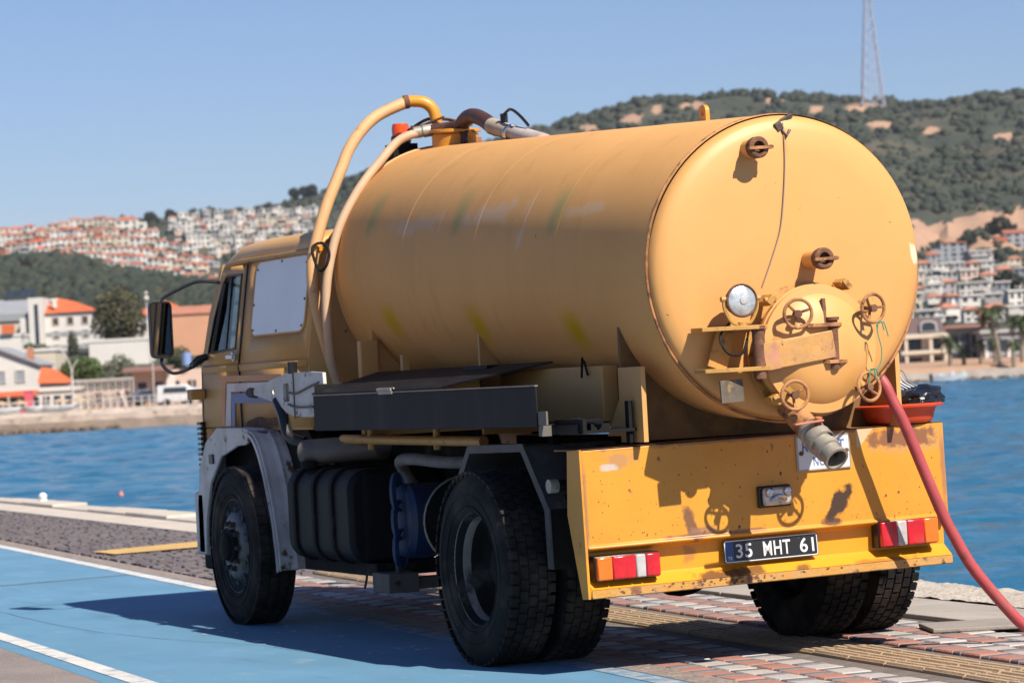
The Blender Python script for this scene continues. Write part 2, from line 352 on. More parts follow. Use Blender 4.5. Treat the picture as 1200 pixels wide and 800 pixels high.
# cable from the clamp at the top of the head
def hy(x,z):
    r=math.hypot(x,z-TA.z); return TA.y+float(np.interp(r,[0,.3,.55,.66,.705,.725],[-.05,-.047,-.036,-.022,-.004,.018]))-.053*(z-TA.z)
c=MB().tube(spline([(x,hy(x,z)-.007,z) for x,z in [(-.02,2.585),(-.026,2.48),(-.032,2.36),(-.05,2.2),(-.072,2.07),(-.12,1.94),(-.175,1.81)]],6),.0030,6).build('cable',M['cablem'],tank)
b=MB().obox((-.005,-.335,2.600),(.10,.015,.022),(.25,-.45,0)).obox((-.045,-.352,2.568),(.035,.025,.04),(0,-.5,0)); b.tube([(-.03,-.36,2.55),(-.01,-.37,2.52),(.01,-.365,2.55)],.008,6)
b.build('cable_clamp',mat('clamp_steel',(.12,.09,.075),.5,.4,var=.4,vs=20),tank,bevel=.004)
# ------------------------------------------------------------------ rear hatch
HX,HZ=.055,1.498; HR=.292
hatch=MB().lathe([(HR,0),(HR,.075),(HR+.018,.078),(HR+.018,.10),(HR-.01,.105),(HR-.02,.10)],(HX,-.335,HZ),(0,-1,0),56).build('rear_hatch',M['head'],T)
MB().lathe([(HR+.012,.107),(HR+.012,.128),(HR-.03,.132),(HR-.05,.15),(.17,.185),(.08,.197),(0,.20)],(HX,-.335,HZ),(0,-1,0),56).build('hatch_door',M['head'],hatch)
MB().lathe([(HR+.02,0),(HR+.035,.004),(HR+.035,.016),(HR,.02)],(HX,-.333,HZ),(0,-1,0),56).build('flange',M['fit'],hatch)
def handwheel(x,z,y=-.555,tx=.0,tz=.0,sp=0.):
    b=MB(); e=Euler((tx,0,tz)).to_matrix()
    q=lambda p: Vector((x,y,z))+e@Vector(p)
    b.tube([q((.067*math.cos(t),0,.067*math.sin(t))) for t in [2*PI*i/32 for i in range(32)]],.0085,8,True)
    for k in range(3):
        a=sp+2*PI*k/3; b.tube([q((0,.022,0)),q((.035*math.cos(a),.012,.035*math.sin(a))),q((.066*math.cos(a),0,.066*math.sin(a)))],.007,6)
    w=b.build('handwheel',M['fitrust'],hatch)
    dx,dz=HX-x,HZ-z; l=math.hypot(dx,dz); ux,uz=dx/l,dz/l
    b=MB().cyl(q((0,-.012,0)),q((0,.02,0)),.019,.016,10); b.tube([q((0,0,0)),q((0,.09,0)),(x,-.40,z)],.0095,8)
    b.build('spindle',M['rust'],hatch)
    b=MB().bar((x-ux*.035,-.455,z-uz*.035),(x+ux*.085,-.475,z+uz*.085),.038,.022,up=(0,1,0))
    for s in (-1,1): b.bar((x-uz*.024*s-ux*.03,-.44,z+ux*.024*s-uz*.03),(x-uz*.024*s+ux*.05,-.40,z+ux*.024*s+uz*.05),.012,.055,up=(0,1,0))
    b.build('clamp_lug',M['fit'],hatch,bevel=.003)
handwheel(-.105,1.668,tx=.10,tz=-.25,sp=.3); handwheel(.302,1.677,tx=.05,tz=.15,sp=2.2); handwheel(-.145,1.287,tx=.05,tz=-.1,sp=.5); handwheel(.257,1.306,tx=-.1,tz=.2,sp=1.4)
# hinge arm
ha=MB().bar((-.275,-.505,1.472),(.085,-.535,1.518),.042,.132).build('hinge_arm',mat('arm_paint',(.56,.29,.085),.55,var=.14,vs=9,layers=[((.42,.20,.14),5,.50,.7,(1,1,1),.7),(RUSTL,13,.60,.69),(RUST,24,.66,.70)],bump=.12,bs=60),hatch,bevel=.006)
MB().obox((-.243,-.5283,1.476),(.075,.004,.128),(0,-.13,-.08)).build('primer_patch',mat('primer_pink',(.47,.20,.125),.6,var=.25,vs=12,layers=[((.54,.28,.09),9,.52,.66)]),ha)
MB().cyl((-.293,-.50,1.372),(-.293,-.50,1.612),.030,n=16).cyl((-.293,-.50,1.606),(-.293,-.50,1.622),.040,n=16).build('hinge_pin',M['rust'],hatch)
MB().cyl((.092,-.53,1.400),(.092,-.53,1.635),.024,n=16).cyl((.092,-.53,1.63),(.092,-.53,1.645),.032,n=16).build('hinge_pin',M['rust'],hatch)
for z,x0 in ((1.605,-.56),(1.41,-.555)):
    MB().prism([(x0,-.33),(-.26,-.33),(-.255,-.53),(-.32,-.54),(x0,-.45)],'Z',z,z+.02).build('hinge_plate',M['fit'],hatch,bevel=.002)
MB().bar((-.45,-.36,1.43),(-.39,-.36,1.60),.10,.012,up=(0,1,0)).build('hinge_web',M['fit'],hatch)
for z in (1.60,1.425): MB().prism([(-.10,-.50),(-.02,-.56),(.10,-.565),(.17,-.50)] if z>1.5 else [(-.02,-.47),(.05,-.56),(.12,-.56),(.21,-.49)],'Z',z,z+.018).build('hinge_plate',M['fitrust'],hatch,bevel=.002)
MB().obox((-.425,-.455,1.322),(.118,.012,.105),(0,-.04,0)).bar((-.425,-.455,1.33),(-.36,-.33,1.33),.03,.06).build('marker_plate',mat('scratched_shaded_plate',(.13,.10,.07),.7,var=.3,vs=14,layers=[((.40,.25,.09),10,.57,.65)]),T)  # pale plate painted dark, the shade below the hinge plates put into its colour
MB().tube([(.06,-.505,1.735),(.058,-.52,1.60)],.012,6).build('latch_rod',M['rust'],hatch)
for x,z,a in ((.22,1.80,.9),(-.195,1.74,-.8),(.30,1.36,2.2),(-.19,1.27,-2.2)):
    MB().obox((x,-.42,z),(.05,.11,.03),(0,a,0)).cyl((x-.03,-.45,z),(x+.03,-.45,z),.014,n=8).build('hinge_lug',M['fit'],hatch,bevel=.003)
tw=[(.31,-.566,1.60),(.315,-.567,1.55),(.33,-.567,1.48),(.322,-.567,1.42),(.30,-.567,1.385)]
b=MB().tube(spline(tw,5),.0028,5)
for dx,dz in ((.028,-.03),(.05,-.06),(-.01,-.035),(.02,.01)): b.tube(spline([(.315,-.572,1.603),(.315+dx*.5,-.58,1.61),(.315+dx,-.575,1.60+dz)],3),.003,5)
for dx,dz in ((.02,-.04),(-.02,-.05),(.035,-.02)): b.tube(spline([(.265,-.572,1.382),(.265+dx*.5,-.58,1.39),(.265+dx,-.575,1.375+dz)],3),.003,5)
b.build('tied_twine',M['twine'],hatch)
MB().tube(spline([(.24,-.50,1.56),(.25,-.49,1.48),(.22,-.48,1.36),(.21,-.47,1.30)],4),.006,6).build('chain_rod',M['rust'],hatch)
# spot lamp
SX,SZ=-.372,1.742; e=Vector((-.06,-1,.03)).normalized(); so=Vector((SX,-.50,SZ))
lamp=MB().lathe([(0,-.10),(.033,-.095),(.062,-.055),(.075,-.01),(.080,.0),(.080,.012),(.074,.016),(.070,.011)],so,e,32).build('work_lamp',M['rust'],T)
MB().lathe([(.071,.008),(.055,.017),(.03,.022),(0,.023)],so,e,32).build('lens',M['reflector'],lamp)
MB().lathe([(.020,.022),(.017,.028),(0,.030)],so,e,16).build('bulb_cap',M['lensw'],lamp)
b=MB().tube(spline([(SX-.088,-.49,SZ+.01),(SX-.085,-.49,SZ-.04),(SX-.05,-.49,SZ-.10),(SX,-.49,SZ-.112),(SX+.05,-.49,SZ-.10),(SX+.085,-.49,SZ-.04),(SX+.088,-.49,SZ+.01)],5),.008,6)
for s in (-1,1): b.cyl((SX+s*.076,-.49,SZ+.01),(SX+s*.102,-.49,SZ+.01),.013,n=8)
b.cyl((SX,-.49,SZ-.135),(SX,-.49,SZ-.10),.022,n=10); b.build('lamp_bracket',M['fit'],lamp)
MB().tube(spline([(SX-.04,-.47,SZ-.09),(SX-.10,-.46,SZ-.16),(SX-.09,-.50,SZ-.24),(SX-.02,-.51,SZ-.25),(SX+.03,-.48,SZ-.18)],6),.006,6).build('lamp_wire',M['chassis'],lamp)
# outlet valve
p0=Vector((-.07,-.34,1.235)); p1=Vector((-.022,-.69,.985)); d=(p1-p0).normalized()
out=MB().tube([p0,p0+d*.22],.058,24).build('outlet_pipe',M['fitrust'],T)
MB().lathe([(.058,0),(.064,.0),(.066,.03),(.06,.035),(.062,.06),(.07,.065),(.07,.11),(.055,.115),(.055,.14),(.064,.142),(.064,.175),(.052,.18),(.052,.22),(.06,.222),(.062,.245),(.05,.246),(.048,.10),(0,.09)],p0+d*.20,d,28).build('valve_body',M['galv'],out)
vc=p0+d*.245
MB().bar((vc.x-.135,vc.y-.05,vc.z+.055),(vc.x+.02,vc.y-.05,vc.z+.068),.032,.010).cyl((vc.x+.01,vc.y-.02,vc.z+.03),(vc.x+.01,vc.y-.03,vc.z+.085),.018,n=10).build('valve_handle',M['pink'],out,bevel=.003)
MB().tube([vc+d*.06+Vector((.06*math.cos(t),0,0))+d.cross(Vector((1,0,0)))*.06*math.sin(t) for t in [2*PI*i/20 for i in range(20)]],.008,6,True).build('hose_clamp',M['blackplastic'],out)

# ------------------------------------------------------------------ rear bumper
bump=MB().prism([(0,1.090),(0,.634),(-.012,.630),(-.010,.616),(.055,.600),(.060,.475),(-.012,.425),(-.014,.388),(.06,.384),(.165,.78),(.150,1.086)],'X',-.995,1.005).build('rear_bumper',M['bumper'],T,bevel=.006)
bump.rotation_euler=(0,-.013,0)
MB().prism([(-.003,1.092),(-.006,.384),(.062,.380),(.175,.78),(.135,1.088)],'X',-1.008,-.9955).build('end_plate',M['bumper'],bump)
MB().prism([(-.004,1.0925),(.30,1.0925),(.30,1.085),(.151,1.085)],'X',-1.0,1.0).build('top_plate',mat('rusty_deck',(.20,.095,.045),.75,var=.3,vs=8,layers=[((.46,.24,.05),6,.5,.62)],bump=.2),bump)
def taillight(x0,x1,z0,z1,order):
    y=.048
    o=MB().box((x0-.006,-.012,z0-.006),(x1+.006,y+.008,z1+.006)).build('tail_light',M['blackplastic'],bump,bevel=.006)
    x=x0
    for nm,mt,w in order:
        w=w*(x1-x0)
        b=MB().box((x+.001,-.040,z0),(x+w-.001,-.006,z1)); b.build(nm,M[mt],o,bevel=.007); x+=w
        if False: MB().lathe([(.022,0),(.016,.006),(0,.008)],(x-w*.3,-.0405,(z0+z1)/2),(0,-1,0),16).build('bulb_lens',M['lensr'],o)
taillight(-.965,-.632,.468,.578,[('orange_lens','lenso',.24),('red_lens','lensr',.37),('clear_lens','lensw',.16),('red_lens','lensr',.23)])
taillight(.590,.918,.497,.620,[('red_lens','lensr',.28),('clear_lens','lensw',.17),('red_lens','lensr',.30),('orange_lens','lenso',.25)])
pl=MB().prism(rrect(-.26,.487,.26,.599,.010,3),'Y',.022,.030).build('number_plate',M['platebk'],bump); pl.rotation_euler=(-.06,0,0); pl.location=(.0,-.035,.002)
fr=MB()
o1=rrect(-.257,.490,.257,.596,.010,3); i1=rrect(-.2525,.4945,.2525,.5915,.008,3)
fr.poly(o1,[i1],lambda a,z:(a,.0205,z)); fr.build('plate_border',M['white'],pl,smooth=0)
MB().box((-.2515,.0206,.4955),(-.208,.0218,.5905)).build('blue_band',M['plateblue'],pl)
fz=lambda X0,Z0,Y0:(lambda x,y,z:(X0+x,Y0-z,Z0+y))
text_fit('35',.088,.068,fz(-.195,.509,.0205),M['white'],pl,bold=.012)
text_fit('MHT',.150,.070,fz(-.045,.508,.0205),M['white'],pl,bold=.012)
text_fit('61',.078,.070,fz(.158,.508,.0205),M['white'],pl,bold=.012)
text_fit('TR',.024,.018,fz(-.242,.502,.0203),M['white'],pl)
nl=MB().box((-.072,-.022,.742),(.108,0.002,.848)).build('plate_lamp',M['blackplastic'],bump,bevel=.008)
MB().box((-.058,-.050,.752),(.098,-.020,.838)).build('lamp_cover',mat('flaking_chrome',(.62,.58,.52),.3,.5,var=.25,vs=30,layers=[(RUST,22,.60,.64)],bump=.2),nl,bevel=.014)
MB().lathe([(.022,0),(.018,.01),(0,.014)],(-.03,-.0505,.815),(0,-1,0),12).lathe([(.022,0),(.018,.01),(0,.014)],(.07,-.0505,.815),(0,-1,0),12).build('screw',M['chrome'],nl)
MB().tube(spline([(-.02,-.052,.778),(.02,-.075,.80),(.06,-.052,.778)],4),.010,8).build('lamp_guard',M['chrome'],nl)
sg=MB().box((.160,-.010,.903),(.460,-.003,1.073)).build('licence_sign',M['white'],bump)
sf=MB(); sf.poly(rrect(.1605,.9035,.4595,1.0725,.004,2),[rrect(.167,.910,.453,1.066,.004,2)],lambda a,z:(a,-.0115,z)); sf.build('sign_border',M['galv'],sg,smooth=0)
text_fit('RUHSAT',.235,.052,fz(.192,.995,-.0105),M['signblue'],sg,bold=.01)
text_fit('NO:',.075,.045,fz(.250,.925,-.0105),M['signblue'],sg)
for x in (.183,.437):
    for z in (.99,): MB().cyl((x,-.010,z),(x,-.018,z),.011,n=8).build('bolt',M['rust'],sg)
MB().prism([(.50,1.085),(.60,1.085),(.515,.995),(.50,.995)],'Y',-.0022,.001).build('paint_patch',mat('pale_paint',(.62,.47,.27),.6,var=.1),bump)
LIPM=mat('worn_lip',(.55,.27,.045),.6,var=.2,vs=5,layers=[((.36,.24,.14),5,.46,.66,(1,1,1),.8),(RUSTL,10,.57,.64),(RUST,16,.62,.655)],bump=.25,bs=50)
MB().prism([(-.0145,.424),(-.0165,.387),(-.010,.3825),(-.008,.424)],'X',-.99,1.0).build('lip_edge',LIPM,bump)
MB().prism([(.0585,.476),(-.012,.4262),(-.0135,.4268),(.057,.478)],'X',-.99,1.0).build('lip_shelf',M['bumper'],bump)
rc_=random.Random(77)
b=MB()
for i in range(190):
    x=rc_.uniform(-.97,.97); z=rc_.choice((rc_.uniform(.65,1.07),rc_.uniform(.65,1.07),rc_.uniform(.64,.70))); r=rc_.uniform(.0012,.0040)*(2 if rc_.random()<.06 else 1)
    b.add([(x+r*rc_.uniform(.5,1.1)*math.cos(a),-.0012,z+r*rc_.uniform(.7,2.0)*math.sin(a)) for a in [2*PI*k/7 for k in range(7)]],[tuple(range(7))])
o=b.build('rust_chips',M['rust'],bump,smooth=0); o['kind']='stuff'
b=MB()
for i in range(46):
    x=rc_.choice((rc_.uniform(-.9,.95),rc_.gauss(-.34,.10),rc_.gauss(-.12,.07))); z=rc_.uniform(.395,.421); r=rc_.uniform(.003,.010)
    b.add([(x+r*rc_.uniform(.6,1.6)*math.cos(a),-.0172+.0005*rc_.random(),z+min(r,.012)*rc_.uniform(.5,1)*math.sin(a)) for a in [2*PI*k/8 for k in range(8)]],[tuple(range(8))])
o=b.build('rust_chips',M['rust'],bump,smooth=0); o['kind']='stuff'
# ------------------------------------------------------------------ chassis and underbody
b=MB()
for s in (-1,1): b.box((s*.42-.04,.2,.80),(s*.42+.04,6.1,1.02))
for y in (.3,1.05,2.2,3.4,4.6,5.8): b.box((-.38,y-.05,.82),(.38,y+.05,1.0))
b.build('chassis_frame',M['chassis'],T)
b=MB()
for s in (-1,1): b.box((s*.50-.05,.04,1.02),(s*.50+.05,4.1,1.08))
b.build('subframe',M['chassis'],T)
MB().cyl((-.62,1.05,.49),(.62,1.05,.49),.075,n=16).ball((0,1.05,.49),(.22,.24,.23),16,10).build('rear_axle',M['chassis'],T)
MB().box((-.62,4.90,.40),(.62,5.0,.50)).build('front_axle',M['chassis'],T)
MB().tube([(0,1.2,.50),(0,4.0,.68)],.045,12).build('drive_shaft',M['chassis'],T)
for y0,y1,x in ((.4,1.75,-.5),(.4,1.75,.5),(4.3,5.6,-.46),(4.3,5.6,.46)):
    b=MB()
    for k in range(5):
        l=(1-k*.16)*(y1-y0)/2; c=(y0+y1)/2; z=.70-k*.022
        b.prism([(c-l,z+.05),(c,z-.02),(c+l,z+.05),(c+l,z+.068),(c,z-.002),(c-l,z+.068)],'X',x-.04,x+.04)
    b.build('leaf_spring',M['chassis'],T)
MB().box((-.40,4.4,.55),(.40,5.9,1.15)).build('engine',M['chassis'],T,bevel=.05)
MB().box((-.40,3.6,.5),(.30,4.5,.85)).build('gearbox',M['chassis'],T,bevel=.06)
# saddles under the tank
def zb(y,x): # underside of the tank above the frame
    c=1.893+(y+.30)*.053; return c-math.sqrt(max(.7385**2-x*x,0))
for y0,y1 in ((-.08,.17),):
    for s in (-1,1):
        MB().box((s*.70-.012,y0,1.10),(s*.70+.012,y1,1.46)).build('saddle_leg',M['cream'],T)
        MB().prism([(y1,1.13),(y1+.16,1.13),(y1,1.32)],'X',s*.70-.008,s*.70+.008).build('gusset',M['cream'],T)
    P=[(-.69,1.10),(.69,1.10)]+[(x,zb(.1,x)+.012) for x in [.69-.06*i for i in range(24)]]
    MB().prism(P,'Y',.175,.20).build('saddle_web',mat('shaded_tan',(.20,.105,.032),.7,var=.3,vs=3,layers=[((.06,.04,.02),5,.5,.7)]),T)  # tan web coloured dark brown to stand for the tank's shadow
for y in (2.0,3.6):
    P=[(-.66,1.14),(.66,1.14)]+[(x,zb(y,x)+.012) for x in [.66-.06*i for i in range(23)]]
    MB().prism(P,'Y',y-.012,y+.012).build('saddle_web',M['cream'],T)
for s in (-1,1):
    MB().box((s*.70-.055,3.54,1.14),(s*.70+.055,3.60,1.70)).build('saddle_leg',M['cream'],T,bevel=.006)
    MB().box((s*.68-.02,3.02,1.36),(s*.68+.02,3.06,1.60)).build('saddle_leg',M['cream'],T)
MB().box((-.71,.36,1.20),(-.62,1.62,1.475)).build('frame_box',M['cream'],T,bevel=.008)
MB().box((.62,.36,1.20),(.71,1.62,1.475)).build('frame_box',M['cream'],T,bevel=.008)
MB().tube([(-.718,.50,1.43),(-.735,.50,1.50),(-.735,.52,1.52),(-.735,.54,1.42)],.006,6).build('hook',M['chassis'],T)
MB().box((-.78,1.62,1.46),(-.62,1.95,1.51)).build('top_flange',M['navy'],T)
# side toolbox, its lid raised at the back
bx=MB().box((-1.105,.28,1.193),(-1.095,3.43,1.392)).box((-1.095,.28,1.193),(-.72,3.43,1.203)).box((-1.095,3.42,1.203),(-.72,3.43,1.46)).build('side_toolbox',M['navy'],T,bevel=.003)
MB().box((-1.109,.28,1.392),(-1.09,3.432,1.398)).build('worn_edge',mat('bare_edge',(.34,.27,.23),.5,.3,var=.3,vs=20),bx)
MB().add([(-1.11,3.43,1.400),(-1.11,1.52,1.400),(-.70,.95,1.502),(-.70,3.43,1.502),(-1.11,3.43,1.409),(-1.11,1.52,1.409),(-.70,.95,1.511),(-.70,3.43,1.511)],[(0,1,2,3),(7,6,5,4),(0,4,5,1),(1,5,6,2),(2,6,7,3),(3,7,4,0)]).build('box_lid',M['navy'],bx)
MB().box((-1.118,2.15,1.385),(-1.10,2.35,1.42)).cyl((-1.116,2.15,1.41),(-1.116,2.36,1.41),.010,n=8).build('latch',M['galv'],bx)
# tray behind the box with hoses and offcuts lying in it
tr=MB().box((-1.02,-.02,1.155),(-.72,.30,1.17)).box((-1.03,-.02,1.155),(-1.015,.30,1.20)).build('side_tray',M['navy'],T)
MB().box((-1.02,-.06,1.17),(-1.0,.26,1.225)).box((-.95,.0,1.17),(-.85,.29,1.20)).build('timber_offcut',M['chassis'],tr)
MB().tube(spline([(-.98,.28,1.20),(-.93,.18,1.215),(-.95,.05,1.205),(-.90,-.02,1.21)],5),.016,8).build('cable_end',M['blackplastic'],tr)
MB().box((-1.10,.235,1.15),(-1.05,.275,1.20)).box((-1.10,.18,1.205),(-1.09,.275,1.27)).build('step_bracket',mat('dull_zinc',(.16,.14,.12),.6,.3,var=.2,vs=12),tr)
MB().box((-.75,-.005,1.10),(-.728,.035,1.30)).build('stay',M['chassis'],T)
# pipes along the side
b=MB().tube([(-.85,3.65,1.13),(-.85,1.55,1.115)],.028,12); b.build('side_pipe',M['fit'],T)
for y in (3.2,2.2): MB().tube([(-.85,y,1.21),(-.85,y,1.07)],.02,8).build('pipe_hanger',M['fit'],T)
MB().tube(spline([(-.62,1.75,1.00),(-.82,2.1,1.0),(-.88,2.45,1.02),(-.86,2.72,1.01),(-.80,2.85,.96),(-.74,2.85,.86)],5),.034,12).build('air_pipe',mat('dusty_pipe',(.17,.15,.14),.7,var=.25,vs=9),T)
MB().tube([(-.98,3.95,1.06),(-.70,3.4,1.08)],.075,16).build('air_filter',mat('grey_canister',(.115,.10,.09),.6,var=.2,vs=8),T)
# fuel tank with straps
ft=MB().prism(rrect(-1.06,.43,-.47,.965,.12,6),'Y',3.05,4.12).build('fuel_tank',M['navy'],T,bevel=.03)
for y in (3.32,3.62,3.95):
    o1=rrect(-1.075,.42,-.46,.978,.125,6); MB().prism(o1,'Y',y-.022,y+.022).build('tank_strap',M['chassis'],ft)
MB().cyl((-1.0,3.85,.965),(-1.0,3.85,1.01),.05,n=16).build('filler_cap',M['chassis'],ft)
MB().box((-.95,2.95,.36),(-.50,4.15,.43)).build('tank_cradle',M['chassis'],T)
# pump and gear
pm=MB().lathe([(0,0),(.17,0),(.20,.03),(.20,.20),(.17,.24),(.12,.26),(.12,.36),(0,.36)],(-.86,2.72,.68),(.7,-.1,0),28).build('vacuum_pump',M['blue'],T)
MB().box((-.90,2.64,.46),(-.66,2.84,.88)).build('pump_case',M['blue'],pm,bevel=.07)
for z in (.52,.68,.84): MB().lathe([(.10,0),(.115,.02),(.10,.04)],(-.92,2.70,z),(.8,-.6,0),16).build('pump_flange',M['blue'],pm)
for a in range(0,360,45): MB().cyl((-.875,2.60,.68+0),(-.875,2.60,.68),.001).build('bolt',M['chassis'],pm) if False else None
MB().lathe([(.0,0),(.23,0),(.245,.01),(.245,.025),(.22,.03),(0,.03)],(-.72,2.2,.68),(0,-1,0),32).build('brake_disc',M['chassis'],T)
MB().tube([(-.72+.24*math.cos(t),2.17,.68+.24*math.sin(t)) for t in [2*PI*i/32 for i in range(32)]],.006,6,True).build('disc_edge',M['galv'],T)
bb=MB().box((-.97,2.72,.275),(-.79,2.98,.385)).box((-.79,2.78,.285),(-.45,2.9,.35)).cyl((-.88,2.80,.38),(-.88,2.80,.62),.016,n=8).build('hanger_block',mat('dusty_steel',(.10,.088,.075),.7,var=.25,vs=8),T,bevel=.005)
MB().cyl((-.92,2.715,.33),(-.92,2.705,.33),.014,n=10).build('bolt_hole',M['blackplastic'],bb)
MB().tube(spline([(-.9,3.28,.43),(-.91,3.22,.36),(-.92,3.24,.28)],4),.008,6).build('hanging_wire',M['blackplastic'],T)
# rear mudguards
def guard(s):
    D=-.235
    P=[(y+D,z) for y,z in [(1.93,.56),(1.90,.76),(1.60,1.085),(.92,1.095),(.655,.79),(.645,.50)]]
    Q=[(y+D,z) for y,z in [(1.905,.56),(1.875,.75),(1.59,1.06),(.935,1.07),(.682,.785),(.672,.50)]]
    g=MB().prism(P+Q[::-1],'X',s*1.015,s*.50).build('rear_mudguard',mat('mudguard_grey',(.095,.090,.090),.6,var=.25,vs=6,layers=[((.17,.16,.15),9,.5,.72,(1,1,1),.7)],bump=.1) if s<0 else M['chassis'],T)
    a=[(y+D,z) for y,z in [(1.96,.555),(1.93,.77),(1.61,1.10),(.91,1.11),(.625,.795),(.615,.50)]]
    MB().prism(a+Q[::-1],'X',s*1.017,s*1.009).build('guard_edge',mat('worn_guard_edge',(.085,.078,.074),.6,var=.3,vs=9,layers=[((.22,.15,.11),20,.62,.70)]),g)
    MB().prism([(.643+D,.495),(.653+D,.79),(.663+D,.79),(.653+D,.495)],'X',s*.50,s*1.005).build('mud_flap',M['chassis'],g)
    MB().box((s*.80-.02,.735,1.095),(s*.80+.02,.80,1.16)).build('guard_stay',M['chassis'],g)
    return g
guard(-1); guard(1)
MB().cyl((-1.0,.33,.905),(-.55,.33,.905),.028,n=14).build('lamp_bar',M['chassis'],T)
MB().cyl((-1.04,.33,.905),(-.995,.33,.905),.034,n=16).build('side_marker',M['galv'],T)
MB().tube([(-.96,.32,.86),(-.97,.28,.80),(-.6,.28,.80)],.010,6).build('lamp_wire',M['chassis'],T)
MB().box((-.62,.12,.62),(-.55,1.9,1.08)).box((.55,.12,.62),(.62,1.9,1.08)).build('inner_panel',M['navy'],T)
MB().box((-.5,.16,.5),(.5,.19,.85)).build('rear_crossmember',M['chassis'],T)
MB().cyl((-.55,.28,.47),(.1,.28,.47),.10,n=20).build('air_reservoir',M['chassis'],T)
# ------------------------------------------------------------------ wheels
RW=.4927; WW=.245
def tyre_mesh(lug):
    b=MB(); w=WW/2
    prof=[(.285,-w+.018),(.30,-w+.004),(.345,-w-.004),(.385,-w-.008),(.42,-w-.003),(.452,-w+.010),(.476,-w+.022),(.4805,-w+.045)]
    prof=prof+[(.4815,-.05),(.4815,.05)]+[(r,-h) for r,h in prof[::-1]]
    b.lathe(prof,(0,0,0),(1,0,0),72,closed=True)
    for h in (-w-.0075,): 
        b.lathe([(.372,h),(.376,h-.004),(.380,h)],(0,0,0),(1,0,0),72); b.lathe([(.315,-w-.002),(.318,-w-.006),(.322,-w-.002)],(0,0,0),(1,0,0),72)
    n=52
    rows=[(-.098,.040,0),(-.050,.040,.5),(0,.040,0),(.050,.040,.5),(.098,.040,0)] if lug else [(-.085,.062,0),(-.02,.05,.5),(.045,.05,0),(.097,.036,.5)]
    for x,wd,ph in rows:
        for k in range(n):
            a=2*PI*(k+ph)/n; dl=2*PI/n*(.74 if lug else .92)
            sk=.010 if (k%2 and lug) else 0.
            vs=[]
            for r in (.478,RW):
                for aa,xx in ((a-dl/2,x-wd/2),(a+dl/2,x-wd/2),(a+dl/2+sk,x+wd/2),(a-dl/2+sk,x+wd/2)):
                    vs.append((xx,r*math.cos(aa),r*math.sin(aa)))
            b.add(vs,[(4,5,6,7),(0,1,5,4),(1,2,6,5),(2,3,7,6),(3,0,4,7)])
    for k in range(n):            # shoulder lugs seen on the sidewall edge
        a=2*PI*k/n; dl=2*PI/n*.55
        for sx in (-1,1):
            vs=[(sx*(w-.012),.487*math.cos(a-dl/2),.487*math.sin(a-dl/2)),(sx*(w-.012),.487*math.cos(a+dl/2),.487*math.sin(a+dl/2)),(sx*(w+.001),.462*math.cos(a+dl/2),.462*math.sin(a+dl/2)),(sx*(w+.001),.462*math.cos(a-dl/2),.462*math.sin(a-dl/2)),
                (sx*(w-.03),.476*math.cos(a-dl/2),.476*math.sin(a-dl/2)),(sx*(w-.03),.476*math.cos(a+dl/2),.476*math.sin(a+dl/2))]
            b.add(vs,[(0,1,2,3),(4,5,1,0)])
    return b.mesh('tyre',M['rubber'],30)
TYR=tyre_mesh(True); TYF=tyre_mesh(False)
def rim_front():
    w=WW/2
    return MB().lathe([(.300,-w+.004),(.300,-w+.012),(.287,-w+.014),(.283,-w+.035),(.262,-w+.075),(.25,-w+.07),(.215,-w+.015),(.185,-w-.004),(.15,-w-.006),(.115,-w-.004),(.105,-w+.002),(.0,-w+.002)],(0,0,0),(1,0,0),56).mesh('wheel',M['rim'],40)
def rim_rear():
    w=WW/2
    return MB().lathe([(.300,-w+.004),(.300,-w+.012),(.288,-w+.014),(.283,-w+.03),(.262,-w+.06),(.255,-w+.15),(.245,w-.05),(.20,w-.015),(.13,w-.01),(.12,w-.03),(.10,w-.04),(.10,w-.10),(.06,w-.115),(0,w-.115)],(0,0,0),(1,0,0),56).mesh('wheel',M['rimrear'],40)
M['rimrear']=mat('greasy_shaded_rim',(.012,.011,.010),.75,var=.4,vs=6,layers=[((.08,.065,.055),5,.56,.7)],spec=.2)  # near-black colour holds both grease and the shadow deep in the dish
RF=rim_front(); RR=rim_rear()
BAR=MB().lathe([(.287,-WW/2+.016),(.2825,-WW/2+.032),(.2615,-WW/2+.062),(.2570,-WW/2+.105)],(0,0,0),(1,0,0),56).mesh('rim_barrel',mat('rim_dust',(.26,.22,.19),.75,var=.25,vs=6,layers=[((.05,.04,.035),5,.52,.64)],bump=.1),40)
hubm=MB().lathe([(.105,0),(.10,-.03),(.085,-.04),(.08,-.06),(.055,-.075),(0,-.078)],(-WW/2+.002,0,0),(1,0,0),28).mesh('hub',M['chassis'],40)
nutm=MB().lathe([(.021,0),(.021,-.006),(.015,-.006),(.015,-.028),(.009,-.034),(0,-.034)],(0,0,0),(1,0,0),6).mesh('lug_nut',mat('nut_brown',(.055,.034,.025),.8,var=.3,vs=20),20)
holem=MB().lathe([(.030,.0),(.026,-.003),(.022,.004),(0,.005)],(0,0,0),(1,0,0),14).mesh('hand_hole',M['blackplastic'],30)
